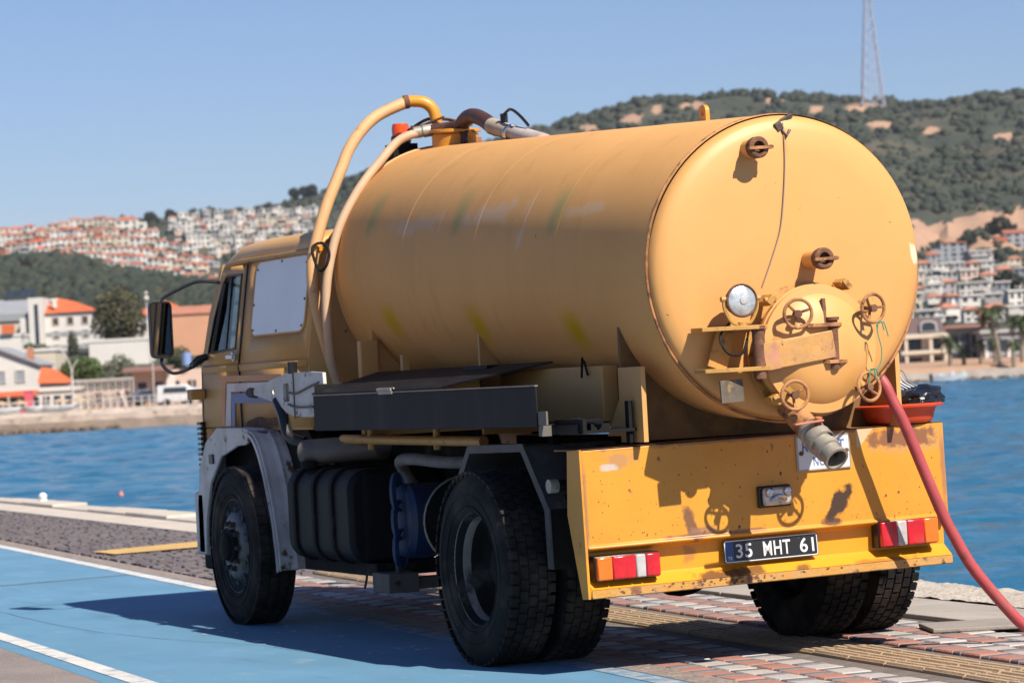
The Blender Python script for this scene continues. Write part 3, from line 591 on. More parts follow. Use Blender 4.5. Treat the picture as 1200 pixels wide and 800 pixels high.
def wheel(x,y,tm,rm,front,flip,outer=True):
    w=link('wheel',rm,T)
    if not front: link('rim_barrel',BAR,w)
    w.location=(x,y,RW-.006); w.rotation_euler=(random.uniform(0,6),0,PI if flip else 0)
    t=link('tyre',tm,w)
    if front and outer:
        link('hub',hubm,w)
        for k in range(10):
            a=2*PI*k/10; o=link('lug_nut',nutm,w); o.location=(-WW/2-.004,.142*math.cos(a),.142*math.sin(a))
            o=link('hand_hole',holem,w); o.location=(-WW/2+.012,.228*math.cos(a+.31),.228*math.sin(a+.31)); o.rotation_euler=(a+.31,0,0); o.rotation_euler=(0,0,0)
    elif outer:
        for k in range(10):
            a=2*PI*k/10; o=link('lug_nut',nutm,w); o.location=(WW/2-.012,.165*math.cos(a),.165*math.sin(a))
    return w
YF,YR=4.95,1.05
for s in (-1,1):
    wheel(s*(1.13-WW/2),YF,TYF,RF,True,s>0)
    wheel(s*(1.165-WW/2),YR,TYR,RR,False,s>0)
    wheel(s*(.86-WW/2),YR,TYR,RR,False,s>0,False)
    MB().cyl((s*.9,YR,RW),(s*.55,YR,RW),.11,n=20).build('rear_hub',M['chassis'],T)
# ------------------------------------------------------------------ front guards and bumper
def front_guard(s):
    cx,cz=YF,.50
    arc=[(p.x,p.y) for p in spline([(4.405,.345,0),(4.425,.50,0),(4.49,.72,0),(4.585,.94,0),(4.69,1.09,0),(4.80,1.165,0),(4.93,1.19,0)],3)]
    b=MB()
    n=9; rows=[]
    for a,c in arc:
        row=[]
        for i in range(25):
            x=1.03-.46*i/24; rib=.012*(1 if (i%6) in (0,) else 0)
            k=(math.hypot(a-cx,c-cz)+rib)/math.hypot(a-cx,c-cz); row.append((s*x,cx+(a-cx)*k,cz+(c-cz)*k))
        rows.append(row)
    V=[p for r in rows for p in r]; m=25
    b.add(V,[(i*m+j,i*m+j+1,(i+1)*m+j+1,(i+1)*m+j) for i in range(len(rows)-1) for j in range(m-1)])
    g=b.build('front_mudguard',M['whitemetal'],T,solid=.010)
    inn=[(a+.022,c-.012) for a,c in arc]
    MB().prism(arc+inn[::-1],'X',s*1.038,s*1.028).build('guard_lip',M['whitemetal'],g)
    return g
for s in (-1,1):
    front_guard(s)
    O=[(4.93,1.20),(5.05,1.21),(5.55,1.215),(5.80,1.12),(5.95,.95),(6.02,.72),(6.03,.40)]
    I=[(5.90,.40),(5.86,.62),(5.74,.86),(5.50,1.03),(5.15,1.10),(5.0,1.105),(4.93,1.125)]
    fa=MB().prism(O+I,'X',s*1.005,s*.985).build('wheel_arch',M['whitemetal'],T,bevel=.004)
    b=MB(); n=len(O); b.add([(s*1.0,y,z-.002) for y,z in O]+[(s*.80,y,z-.002) for y,z in O],[(i,i+1,n+i+1,n+i) for i in range(n-1)]); b.build('arch_top',M['whitemetal'],fa,solid=.01)
    if s<0:
        MB().box((-1.018,5.63,.985),(-1.004,5.71,1.045)).build('side_marker',M['blackplastic'],fa,bevel=.004)
    MB().box((s*1.005,5.90,.39),(s*.86,6.10,.80)).build('bumper_end',M['whitemetal'],T,bevel=.02)
    MB().box((s*.90,6.10,.28),(s*.70,6.28,.40)).build('towing_step',M['chassis'],T,bevel=.02)
MB().box((-.86,6.16,.40),(.86,6.34,.76)).build('front_bumper',M['whitemetal'],T,bevel=.02)
for s in (-1,1): MB().prism([(4.0,.95),(5.9,.95),(5.9,1.20),(4.3,1.20)],'X',s*.84,s*.80).build('inner_arch',M['chassis'],T)
# white hinge plate at the cab corner
WP=[(4.74,1.42),(4.66,1.455),(4.35,1.50),(4.05,1.535),(3.96,1.535),(3.66,1.535),(3.44,1.525),(3.42,1.28),(3.66,1.27),(3.95,1.275),(4.10,1.30),(4.24,1.355)]
cxh=[(4.33+.045*math.cos(R(t)),1.435+.024*math.sin(R(t))) for t in range(0,360,30)]
slot=[(y,z) for y,z in rrect(4.03,1.365,4.14,1.475,.02,3)]
hb=MB()
for x in (-1.035,-1.015): hb.poly(WP,[cxh,slot],lambda y,z,x=x:(x,y,z))
for lp in (WP,cxh,slot):
    n=len(lp); hb.add([(-1.035,y,z) for y,z in lp]+[(-1.015,y,z) for y,z in lp],[(i,(i+1)%n,n+(i+1)%n,n+i) for i in range(n)])
hp=hb.build('hinge_plate',M['whitemetal'],T)
MB().prism(rrect(4.0,1.34,4.17,1.49,.02,3),'X',-1.012,-.99).build('plate_backing',mat('weathered_brass',(.30,.28,.20),.6,var=.2),hp)
MB().cyl((-1.05,4.70,1.43),(-.99,4.78,1.425),.032,n=12).build('rubber_stop',M['blackplastic'],hp)
MB().tube(spline([(-1.02,4.30,1.37),(-1.03,4.18,1.28),(-1.02,4.12,1.16),(-.95,4.05,1.12)],5),.035,10).build('rubber_hose',M['blackplastic'],hp)
MB().box((-1.04,3.94,1.27),(-1.01,3.955,1.535)).cyl((-1.03,3.97,1.53),(-1.03,3.97,1.60),.03,n=10).build('plate_fitting',M['blackplastic'],hp)
MB().tube(spline([(-1.04,4.05,1.42),(-1.045,3.9,1.41),(-1.045,3.7,1.44),(-1.04,3.5,1.47)],4),.006,6).tube(spline([(-1.04,4.05,1.35),(-1.045,3.9,1.33),(-1.045,3.6,1.33)],4),.006,6).build('plate_wire',M['blackplastic'],hp)
# ------------------------------------------------------------------ cab
ZB=1.62
def sx(z): return .862 if z<=ZB else .862-(z-ZB)*.15
YB=4.16
cab=MB()
for s in (-1,1):
    f=lambda y,z,s=s:(s*sx(z),y,z)
    cab.poly([(YB,ZB),(5.44,ZB),(5.44,2.275),(YB,2.275)],[rrect(4.30,1.815,5.20,2.225,.07,4)],f)
    cab.poly([(YB,1.205),(5.44,1.205),(5.44,ZB),(YB,ZB)],[],f)
    cab.poly([(6.0,.82),(6.27,.82),(6.28,1.30),(6.235,ZB),(6.20,ZB),(6.20,1.205),(6.0,1.205)],[],f)
    cab.add([(s*.862,YB,ZB),(s*.862,5.44,ZB),(s*.872,5.44,ZB-.012),(s*.872,YB,ZB-.012),(s*.868,5.44,ZB-.05),(s*.868,YB,ZB-.05)],[(0,1,2,3),(3,2,4,5)])
    cab.poly([(6.19,ZB),(6.235,ZB),(6.17,1.95),(6.02,2.24),(5.96,2.275),(5.90,2.275),(5.96,2.22),(6.11,1.94)],[],f)
    cab.poly([(5.44,2.255),(5.90,2.255),(5.94,2.28),(5.44,2.28)],[],f)
# back wall, front wall and floor
bw=[(-.86,1.20),(.86,1.20),(.862,1.62),(.765,2.27),(.68,2.36),(.4,2.395),(0,2.40),(-.4,2.395),(-.68,2.36),(-.765,2.27),(-.862,1.62)]
cab.poly(bw,[],lambda x,z:(x,YB,z))
cab.poly([(-.862,.75),(.862,.75),(.862,1.60),(-.862,1.60)],[],lambda x,z:(x,6.28-(max(z-1.3,0))*.12,z))
cab.poly([(-.862,1.60),(.862,1.60),(.765,2.275),(-.765,2.275)],[[(-.79,1.68),(.79,1.68),(.71,2.22),(-.71,2.22)]],lambda x,z:(x,6.245-(z-1.6)*.40,z))
cab.box((-.85,YB,1.19),(.85,6.25,1.21))
cabo=cab.build('cab_shell',M['cream'],T,solid=.02,smooth=30)
# roof with rounded shoulders and a bowed front
prof=[(-.778,2.262),(-.778,2.30),(-.763,2.335),(-.73,2.365),(-.645,2.392),(-.48,2.408),(-.25,2.42),(0,2.424)]
prof=prof+[(-x,z) for x,z in prof[-2::-1]]
rows=[]
for y,dz,k in ((4.10,-.03,1),(4.16,-.012,1),(4.3,0,1),(5.3,.012,1),(5.6,.006,1),(5.8,-.012,1),(5.95,-.045,.995),(6.06,-.09,.985),(6.12,-.135,.97),(6.13,-.165,.965)):
    rows.append([(x*k,y-(.10*(abs(x)/.8)**3 if y>5.7 else 0),max(2.24 if y>5.9 else 2.262,z+dz*(1-.0*abs(x)))) for x,z in prof])
n=len(prof)
b=MB().add([p for r in rows for p in r],[(i*n+j,i*n+j+1,(i+1)*n+j+1,(i+1)*n+j) for i in range(len(rows)-1) for j in range(n-1)])
roof=b.build('cab_roof',mat('roof_paint',(.58,.32,.095),.42,var=.08,vs=2,layers=[((.50,.36,.2),2,.55,.75,(1,1,1),.5),(RUST,15,.71,.74)],bump=.04,bs=12),cabo,smooth=40,solid=.02)
GUT=mat('gutter_paint',(.50,.28,.09),.5,var=.1,layers=[(RUST,7,.60,.66)])
for s in (-1,1): MB().tube([(s*.79,4.12,2.266),(s*.79,5.55,2.272),(s*.775,5.85,2.262),(s*.75,5.98,2.238)],.014,8).build('rain_gutter',GUT,cabo)
# doors
for s in (-1,1):
    f=lambda y,z,s=s:(s*(sx(z)+.006),y,z)
    d=MB()
    d.poly([(5.455,ZB),(6.185,ZB),(6.105,1.94),(5.955,2.215),(5.90,2.25),(5.455,2.25)],[[(5.53,1.715),(6.085,1.70),(6.02,1.92),(5.90,2.14),(5.84,2.19),(5.53,2.19)]],f)
    d.poly([(5.455,1.215),(6.20,1.215),(6.20,1.50),(6.185,ZB),(5.455,ZB)],[],f)
    d.add([(s*.868,5.455,ZB),(s*.868,6.185,ZB),(s*.880,6.19,ZB-.012),(s*.880,5.455,ZB-.012),(s*.874,6.19,ZB-.05),(s*.874,5.455,ZB-.05)],[(0,1,2,3),(3,2,4,5)])
    do=d.build('cab_door',M['cream'],cabo,solid=.025,smooth=30)
    g=MB().poly([(5.53,1.715),(6.085,1.70),(6.02,1.92),(5.90,2.14),(5.84,2.19),(5.53,2.19)],[],lambda y,z,s=s:(s*(sx(z)-.012),y,z)); g.build('door_glass',M['glass'],do,smooth=0)
    e=[(5.53,1.715),(6.085,1.70),(6.02,1.92),(5.90,2.14),(5.84,2.19),(5.53,2.19)]
    MB().tube([f(y,z) for y,z in e],.010,6,True).build('window_seal',M['blackplastic'],do)
    b=MB().bar((s*(sx(1.71)-.02),5.80,1.70),(s*(sx(2.18)-.02),5.80,2.19),.05,.03).bar((s*(sx(1.71)-.03),6.03,1.70),(s*(sx(2.1)-.03),5.88,2.15),.08,.03); b.build('vent_frame',M['blackplastic'],do)
    MB().lathe([(.0,0),(.035,0),(.032,.01),(.0,.014)],(s*.882,5.50,1.665),(s,0,0),16).box((min(s*.885,s*.905),5.47,1.650),(max(s*.885,s*.905),5.60,1.678)).build('door_handle',M['chrome'],do,bevel=.004)
    MB().bar((s*(sx(1.62)+.004),5.448,1.21),(s*(sx(1.62)+.004),5.448,1.62),.014,.012).bar((s*(sx(1.62)+.004),5.448,1.62),(s*(sx(2.25)+.003),5.448,2.25),.014,.012).build('door_seal',M['blackplastic'],cabo)
    # white sheet screwed over the rear quarter window
    pn=MB().poly(rrect(4.255,1.790,5.235,2.245,.075,5),[],lambda y,z,s=s:(s*(sx(z)+.012),y,z)).build('window_sheet',M['panel'],cabo,smooth=0,solid=.006)
    b=MB()
    for y,z in ((4.29,2.20),(4.75,2.232),(5.20,2.20),(4.27,1.98),(5.22,1.98),(4.29,1.82),(4.75,1.803),(5.20,1.82)): b.cyl((s*(sx(z)+.010),y,z),(s*(sx(z)+.017),y,z),.008,n=8)
    b.build('sheet_screws',M['rust'],pn)
    MB().tube([(s*(sx(z)+.004),y,z) for y,z in rrect(4.25,1.785,5.24,2.25,.08,5)],.008,6,True).build('sheet_gasket',M['cream'],cabo)
    # stripe decals
    X=s*.8755
    def band(nm,pts,mt,dx=0.): MB().prism(pts,'X',X+s*dx,X+s*(dx+.0015)).build(nm,M[mt],cabo)
    band('stripe_orange',[(4.62,1.535),(5.71,1.545),(5.78,1.545),(5.84,1.22),(5.765,1.22),(5.70,1.505),(4.62,1.497)],'orange')
    band('stripe_white',[(4.62,1.488),(5.68,1.495),(5.755,1.22),(5.64,1.22),(5.60,1.44),(4.62,1.435)],'stripew')
    band('stripe_blue',[(4.62,1.425),(5.59,1.43),(5.63,1.22),(5.555,1.22),(5.53,1.365),(4.62,1.36)],'stripeb')
    MB().prism([(4.50,1.215),(5.35,1.215),(5.30,1.25),(5.10,1.275),(4.95,1.255),(4.7,1.27)],'X',X,X+s*.001).build('rust_patch',M['rust'],cabo)
MB().poly([(-.79,1.68),(.79,1.68),(.71,2.22),(-.71,2.22)],[],lambda x,z:(x,6.235-(z-1.6)*.40,z)).build('windscreen',M['glass'],cabo,smooth=0)
b=MB()
for x in (-.42,.42): b.box((x-.25,4.9,1.22),(x+.25,5.4,1.50)).obox((x,4.86,1.78),(.5,.12,.62),(.12,0,0))
b.build('seat',M['seat'],cabo,bevel=.03)
MB().box((-.80,5.95,1.25),(.80,6.2,1.62)).build('dashboard',M['seat'],cabo,bevel=.03)
MB().tube([(-.42+.2*math.cos(t),5.80+.06*math.sin(t),1.70+.19*math.sin(t)) for t in [2*PI*i/28 for i in range(28)]],.014,6,True).tube([(-.42,5.80,1.70),(-.42,6.05,1.55)],.02,8).build('steering_wheel',M['blackplastic'],cabo)
for s in (-1,1):
    b=MB().box((min(s*.86,s*.885),6.215,.85),(max(s*.86,s*.885),6.255,1.25))
    for z in np.arange(.86,1.24,.034): b.box((min(s*.86,s*.905),6.20,z),(max(s*.86,s*.905),6.27,z+.018))
    b.build('grille_edge',M['blackplastic'],cabo)
b=MB()
for z in np.arange(.86,1.24,.05): b.box((-.80,6.285,z),(.80,6.30,z+.03))
b.build('grille',M['blackplastic'],cabo)
MB().box((-.97,6.15,1.40),(-.87,6.25,1.47)).build('side_indicator',M['fit'],cabo,bevel=.01)
# mirrors
for s in (-1,1):
    MX,MY,MZ=s*1.165,6.10,1.868
    o=rrect(-.078,-.185,.078,.185,.035,5); back=rrect(-.062,-.165,.062,.165,.035,5); n=len(o)
    b=MB(); e=Euler((0,0,-.12*s)).to_matrix(); c=Vector((MX,MY,MZ)); q=lambda x,y,z: c+e@Vector((x,y,z))
    b.add([q(x,0,z) for x,z in o]+[q(x,.03,z) for x,z in o]+[q(x*.8,.07,z*.92) for x,z in o],[(i,(i+1)%n,n+(i+1)%n,n+i) for i in range(n)]+[(n+i,n+(i+1)%n,2*n+(i+1)%n,2*n+i) for i in range(n)]+[tuple(range(3*n-1,2*n-1,-1))])
    o2=rrect(-.068,-.175,.068,.175,.028,5); b.poly(o,[o2],lambda x,z:q(x,-.004,z)); 
    mr=b.build('side_mirror',M['blackplastic'],cabo)
    MB().poly(o2,[],lambda x,z:q(x,.004,z)).build('mirror_glass',M['mirror'],mr,smooth=0)
    MB().tube(spline([(MX-s*.02,MY+.03,MZ+.18),(MX-s*.04,MY+.03,MZ+.215),(s*.98,MY-.02,MZ+.285),(s*.90,MY-.05,MZ+.305),(s*.765,MY-.09,MZ+.290)],5),.011,8).build('mirror_arm',M['blackplastic'],mr)
    MB().tube(spline([(MX,MY+.03,MZ-.18),(MX,MY+.02,MZ-.23),(MX-s*.06,MY,MZ-.285),(s*1.0,MY,MZ-.265),(s*.87,MY,MZ-.20)],5),.012,8).tube([(s*.98,MY-.01,MZ-.25),(s*.93,MY-.02,MZ-.20),(s*.87,MY-.02,MZ-.19)],.024,8).build('mirror_arm',M['blackplastic'],mr)
# ------------------------------------------------------------------ hoses on top
dome=MB().lathe([(.14,-.03),(.14,.06),(.13,.068),(.13,.075),(.155,.075),(.155,.09),(.13,.094),(0,.10)],tk(0,4.09,.738),(0,-.05,1),36).build('tank_dome',M['bumper'],T)
dm=tk(0,4.02,.738)
MB().tube(spline([(-.80,4.02,2.30),(-.86,3.98,2.27),(-.86,3.95,2.19),(-.85,3.90,2.13),(-.83,3.85,2.15),(-.80,3.86,2.22),(-.79,3.93,2.28)],6,True),.009,6).build('hose_strap',M['chassis'],T)
MB().tube(spline([(-.02,3.98,2.92),(-.02,3.98,3.02),(-.04,3.985,3.09),(-.09,4.0,3.13),(-.16,4.03,3.14),(-.20,4.04,3.135)],6),.036,16).build('pipe_elbow',M['bumper'],T)
hs=MB().tube(spline([(-.18,4.04,3.137),(-.38,4.07,3.05),(-.53,4.08,2.90),(-.625,4.08,2.72),(-.725,4.08,2.51),(-.79,4.08,2.33),(-.83,4.08,2.17),(-.825,4.08,1.97),(-.775,4.07,1.71),(-.73,4.05,1.52),(-.68,4.0,1.36),(-.60,3.9,1.2)],8),.036,16).build('suction_hose',M['hose'],T)
for c,d in (((-.185,4.04,3.137),(-1,.15,-.12)),((-.80,4.08,2.27),(-.15,0,-1))):
    d=Vector(d).normalized(); MB().lathe([(.036,-.016),(.042,-.014),(.042,.014),(.036,.016)],c,d,20).build('hose_clamp',M['rust'] if c[2]>3 else M['bumper'],hs)
br=MB().tube(spline([(-.13,3.88,2.945),(-.29,3.90,2.90),(-.43,3.90,2.77),(-.58,3.90,2.60),(-.71,3.90,2.39),(-.785,3.90,2.17),(-.815,3.91,1.97),(-.81,3.92,1.71),(-.78,3.93,1.5),(-.70,3.9,1.3)],8),.027,14).build('braided_hose',M['braid'],T)
MB().lathe([(.029,-.07),(.036,-.065),(.036,-.02),(.029,-.015),(.038,-.01),(.038,.05),(.032,.06)],(-.14,3.88,2.944),(1,-.35,.12),18).build('coupling',M['galv'],br)
MB().tube(spline([(-.10,3.86,2.95),(-.03,3.80,2.955),(.0,3.70,2.95),(.01,3.62,2.91),(.01,3.60,2.84)],6),.034,14).build('rubber_elbow',M['brown'],T)
MB().tube(spline([(.02,3.72,2.84),(.0,3.66,2.93),(0,3.56,2.985),(0,3.44,2.99),(0,3.30,2.955),(0,3.18,2.905),(0,3.12,2.885)],6),.046,16).build('rubber_hose',M['brown'],T)
nb=MB().tube([(0,3.18,2.905),(0,3.0,2.865),(0,2.76,2.81)],[.050,.046,.040],18).build('steel_nozzle',mat('beige_coupling',(.46,.37,.27),.7,var=.2,vs=12),T)
MB().tube([(0,2.82,2.823),(0,2.45,2.745)],.050,18).build('nozzle_sleeve',mat('chalky_plastic',(.52,.46,.42),.7,var=.15,vs=14,layers=[((.42,.24,.19),7,.55,.7)]),nb)
MB().lathe([(.047,0),(.054,.004),(.054,.03),(.047,.034)],(0,2.92,2.84),(0,-1,-.23),20).build('clamp',M['chrome'],nb)
MB().cyl((0,3.0,2.9),(0,3.0,2.96),.022,n=10).tube(spline([(0,3.0,2.955),(0,2.90,2.975),(0,2.78,2.93),(0,2.66,2.86)],5),.009,6).build('valve_lever',M['blackplastic'],nb)
bc=MB().lathe([(.058,0),(.062,.01),(.062,.045),(.058,.05)],(-.14,4.27,2.90),(0,0,1),20).build('beacon_base',M['blackplastic'],T)
MB().lathe([(.054,.05),(.055,.10),(.048,.125),(0,.13)],(-.14,4.27,2.90),(0,0,1),20).build('beacon_lens',M['beacon'],bc)
MB().box((-.22,4.2,2.80),(-.06,4.34,2.90)).build('beacon_bracket',M['chassis'],bc)
MB().tube(spline([(-.14,4.15,2.97),(-.05,4.05,3.03),(.03,3.95,3.02),(.05,3.85,3.0)],5),.010,6).tube(spline([(-.16,4.12,2.95),(-.1,4.0,2.99),(0,3.9,3.03)],5),.008,6).bar((-.12,4.1,2.98),(.1,3.75,2.975),.07,.03).build('pipe_clutter',M['rust'],T)
MB().box((.0,3.55,2.83),(.09,3.9,2.875)).build('valve_box',M['fitrust'],T)
# ------------------------------------------------------------------ loose things on the truck
hose=MB().tube(spline([(.40,.25,1.47),(.46,.02,1.435),(.515,-.20,1.352),(.565,-.25,1.22),(.62,-.265,1.09),(.70,-.275,.88),(.786,-.28,.668),(.85,-.285,.54),(.93,-.29,.40),(1.06,-.30,.235),(1.20,-.31,.085),(1.30,-.33,.042),(1.5,-.42,.033),(2.0,-.9,.033),(2.35,-1.3,.033),(2.6,-1.5,.0),(2.70,-1.58,-.5),(2.72,-1.6,-1.3)],8),.0285,16).build('drain_hose',M['redhose'])
tag(hose,'faded red hose hanging over the truck bumper down to the ground','hose')
tb=MB()
def oval(z,rx,ry,n=36): return [(.80+rx*math.copysign(abs(math.cos(2*PI*i/n))**.7,math.cos(2*PI*i/n)),.10+ry*math.copysign(abs(math.sin(2*PI*i/n))**.7,math.sin(2*PI*i/n)),z) for i in range(n)]
L_=[oval(1.108,.145,.12),oval(1.125,.16,.135),oval(1.175,.17,.148),oval(1.215,.18,.16),oval(1.226,.198,.178),oval(1.218,.212,.192),oval(1.206,.208,.188),oval(1.214,.176,.155),oval(1.175,.16,.14),oval(1.130,.145,.12)]
n=36
tb.add([p for l in L_ for p in l],[(i*n+j,i*n+(j+1)%n,(i+1)*n+(j+1)%n,(i+1)*n+j) for i in range(len(L_)-1) for j in range(n)]+[tuple(range(n-1,-1,-1)),tuple(9*n+j for j in range(n))])
tb.v=[(x,y,1.1+(z-1.1)*.82) for x,y,z in tb.v]
t=tb.build('plastic_tub',M['tub'],smooth=45); t.location=(0,0,0); tag(t,'bright orange plastic tub standing on the bumper behind the red hose','tub')
# crumpled black bag stuffed into and beside the tub
bm=bmesh.new(); bmesh.ops.create_icosphere(bm,subdivisions=4,radius=1)
for v in bm.verts:
    d=v.co.normalized(); k=1+.28*mnoise.noise(d*2.1+Vector((3,1,7)))+.16*abs(mnoise.noise(d*5.5))+.07*mnoise.noise(d*13)
    v.co=Vector((d.x*.125*k,d.y*.12*k,d.z*.060*k))
me=bpy.data.meshes.new('bag'); bm.to_mesh(me); bm.free(); me.materials.append(mat('bag_film',(.012,.012,.014),.22,var=.2,coat=.3,bump=.3,bs=14))
o=link('rubbish_bag',me); o.location=(.935,.12,1.222); o.rotation_euler=(.1,-.2,.3); tag(o,'crumpled shiny black plastic bag lying on the orange tub','bag')
bp=MB().obox((.80,.34,1.27),(.14,.012,.36),(.06,.04,.1)).build('black_board',M['blackplastic']); tag(bp,'upright black board standing behind the orange tub','board')
b=MB()
for i in range(5):
    b.tube(spline([(.74+.03*i,.28,1.42-.02*i),(.79+.03*i,.24,1.37),(.83+.025*i,.20,1.31),(.87+.03*i,.16,1.27)],4),.0035,5)
wr=b.build('loose_wire',mat('wire_grey',(.35,.34,.33),.4,.3)); tag(wr,'thin grey wires straggling down over the black board','wire')
# ------------------------------------------------------------------ quay
M['concrete']=mat('quay_concrete',(.40,.35,.30),.85,var=.14,vs=1.3,layers=[((.25,.21,.18),5,.58,.75)],bump=.3,bs=25)
M['kerb']=mat('pale_kerb_concrete',(.56,.49,.41),.85,var=.12,vs=1.3,layers=[((.34,.29,.24),5,.60,.75)],bump=.3,bs=25)
M['rough']=mat('exposed_aggregate',(.56,.49,.41),.9,var=.22,vs=18,layers=[((.24,.19,.15),45,.56,.64)],bump=.9,bs=38)
M['lane']=mat('blue_lane_paint',(.118,.268,.40),.7,var=.10,vs=1.1,layers=[((.16,.33,.52),2.3,.5,.8,(1,.3,1),.6),((.33,.37,.40),5,.62,.74,(1,.4,1),.6),((.075,.16,.26),2.2,.60,.72,(2.5,.3,1),.5),((.26,.29,.30),28,.64,.70,(1,.6,1),.5),((.06,.10,.16),1.6,.66,.8,(1,.25,1),.5)],bump=.25,bs=55)
M['lanewhite']=mat('white_road_paint',(.66,.64,.60),.75,var=.1,vs=4,layers=[((.30,.34,.38),9,.52,.66)],bump=.2,bs=60)
M['asphalt']=mat('pinkish_asphalt',(.27,.225,.205),.9,var=.16,vs=2,layers=[((.40,.35,.33),34,.58,.66),((.10,.09,.09),50,.62,.68)],bump=.6,bs=60)
M['gravelstrip']=mat('rubble_strip',(.30,.235,.20),.92,var=.3,vs=9,layers=[((.45,.39,.34),20,.56,.64),((.09,.075,.075),26,.60,.66)],bump=1.,bs=32)
M['yline']=mat('yellow_road_paint',(.60,.38,.13),.8,var=.1,layers=[((.30,.22,.15),8,.60,.7)],bump=.3)
M['bed']=mat('joint_sand',(.17,.14,.12),.95,var=.3,vs=8,bump=.5)
M['pred']=mat('red_paver',(.40,.185,.135),.85,var=.16,vs=3,layers=[((.28,.19,.16),9,.55,.72),((.5,.38,.32),30,.66,.72)],bump=.35,bs=50)
M['pwhite']=mat('pale_paver',(.46,.42,.385),.85,var=.14,vs=3,layers=[((.30,.27,.25),9,.55,.72)],bump=.35,bs=50)
M['pdark']=mat('grey_paver',(.165,.15,.155),.85,var=.2,vs=3,layers=[((.27,.24,.22),12,.58,.72)],bump=.35,bs=50)
M['tact']=mat('tactile_yellow',(.45,.315,.19),.85,var=.14,vs=3,layers=[((.24,.18,.13),6,.56,.72,(1,.4,1))],bump=.3,bs=50)
M['sett']=mat('dark_sett',(.135,.112,.115),.85,var=.3,vs=2.,layers=[((.22,.18,.165),7,.55,.7)],bump=.4,bs=30)
xR=lambda y:-.83+.0755*y      # right edge of the lane
xL=lambda y:-2.80+.060*y      # left edge of the lane
xI=lambda y:1.58+.052*y       # inner edge of the kerb
xO=lambda y:2.76+.045*y       # water edge
Y0,Y1=-40.,95.
def sheet(name,fa,fb,ya,yb,z0,z1,m,parent=None,kind='structure'):
    b=MB(); P=[(fa(ya),ya),(fb(ya),ya),(fb(yb),yb),(fa(yb),yb)]
    b.prism(P,'Z',z0,z1); o=b.build(name,m,parent,smooth=0)
    if parent is None: tag(o,kind=kind)
    return o
k_=lambda f,d:(lambda y:f(y)+d)
quay=sheet('quay',lambda y:-70.,k_(xO,-.03),Y0,Y1,-5,-.055,M['concrete'])
pave=sheet('pavement',lambda y:-69.,k_(xL,-.16),Y0,Y1,-.06,-.001,M['asphalt'])
lane=sheet('bike_lane',k_(xL,-.16),k_(xR,.085),Y0,Y1,-.06,0.,M['lane'])
M['wornline']=mat('worn_line_paint',(.34,.36,.38),.8,var=.2,vs=5,layers=[((.118,.268,.40),7,.44,.54),((.22,.19,.17),16,.58,.64)],bump=.3,bs=55)
sheet('lane_line',k_(xR,-.055),k_(xR,.06),7.6,Y1,.0,.004,M['lanewhite'],lane)
sheet('lane_line',k_(xR,-.055),k_(xR,.06),Y0,7.59,.0,.003,M['wornline'],lane)
sheet('lane_line',k_(xL,-.055),k_(xL,.06),Y0,Y1,.0,.004,M['lanewhite'],lane)
b=MB()
b.add([(xL(10.6),10.6,.0035),(xR(10.9),10.9,.0035),(xR(10.95),10.95,.0035),(xL(10.66),10.66,.0035)],[(0,1,2,3)]); b.build('lane_joint',mat('joint_tar',(.20,.235,.26),.9,var=.3,vs=6),lane,smooth=0)
strip=sheet('edging_strip',k_(xR,.085),k_(xR,.26),Y0,Y1,-.06,.002,M['gravelstrip'])
bed=sheet('paved_strip',k_(xR,.26),xI,Y0,Y1,-.06,-.016,M['bed'])
# a wandering crack in the lane
cp=spline([(-1.9,8.0,.0),(-1.95,6.0,.0),(-1.8,4.4,.0),(-1.55,3.4,.0),(-1.45,2.2,.0)],10)
b=MB(); V=[]
for i,p in enumerate(cp):
    w=.0035+.003*mnoise.noise(p*3); dx=.02*mnoise.noise(p*5+Vector((3,3,3))); V+=[(p.x-w+dx,p.y,.003),(p.x+w+dx,p.y,.003)]
b.add(V,[(2*i,2*i+1,2*i+3,2*i+2) for i in range(len(cp)-1)]); b.build('lane_crack',mat('crack_dark',(.115,.215,.32),.95),lane,smooth=0)
# white arrow marks at the left border of the frame and scattered flecks
for (x,y,w,l) in ((-.83,7.6+9,.05,.5),):
    MB().prism([(x-w,y),(x+w,y+.05),(x+.3*w,y+l)],'Z',.0,.004).build('lane_mark',M['lanewhite'],lane,smooth=0)
b=MB(); rf=random.Random(4)
for i in range(34):
    x,y=rf.uniform(-1.55,-.95),rf.uniform(1.9,4.6); r=rf.uniform(.006,.022)
    b.add([(x+r*rf.uniform(.6,1.2)*math.cos(a),y+1.6*r*math.sin(a),.003) for a in [2*PI*k/6 for k in range(6)]],[tuple(range(6))])
b.build('paint_flecks',M['lanewhite'],lane,smooth=0)
def pix(p):
    d=Vector(p)-CAM; X,Yv,Z=d.dot(r2),d.dot(u2),d.dot(FW)
    return 600+F_PX*X/Z, 400-F_PX*Yv/Z, Z
# pavers: a running bond of red, pale and grey blocks
PW,PT=.165,.07                                # columns of red and pale blocks in turn, a dark half block between them
LM,LD=.205,.085
xt0=lambda y:.27+.075*y; xt1=lambda y:.62+.075*y      # the ribbed guidance band
def inband(x,y): return xt0(y)-.02<x<xt1(y)+.02
cells=[]
rp=random.Random(12)
for c in range(int(3.0/PW)+2):
    for r in range(-16,34):
        for part in (0,1):
            y=r*(LM+LD)+((LM+LD)*.5 if c%2 else 0)+(0 if part==0 else (LM+LD)/2); x=xR(y)+.27+c*PW+PW/2
            if x+PW/2>xI(y)+.01 or y>9.3: continue
            if inband(x-PW/2,y) or inband(x+PW/2,y): continue
            col=2 if part else c%2
            if part==0 and rp.random()<.05: col=1-col
            px,py,Z=pix((x,y,0)); vis=-20<px<1220 and 560<py<815
            cells.append((0 if vis else 1,Z,x,y,col))
cells.sort()
pm=[]
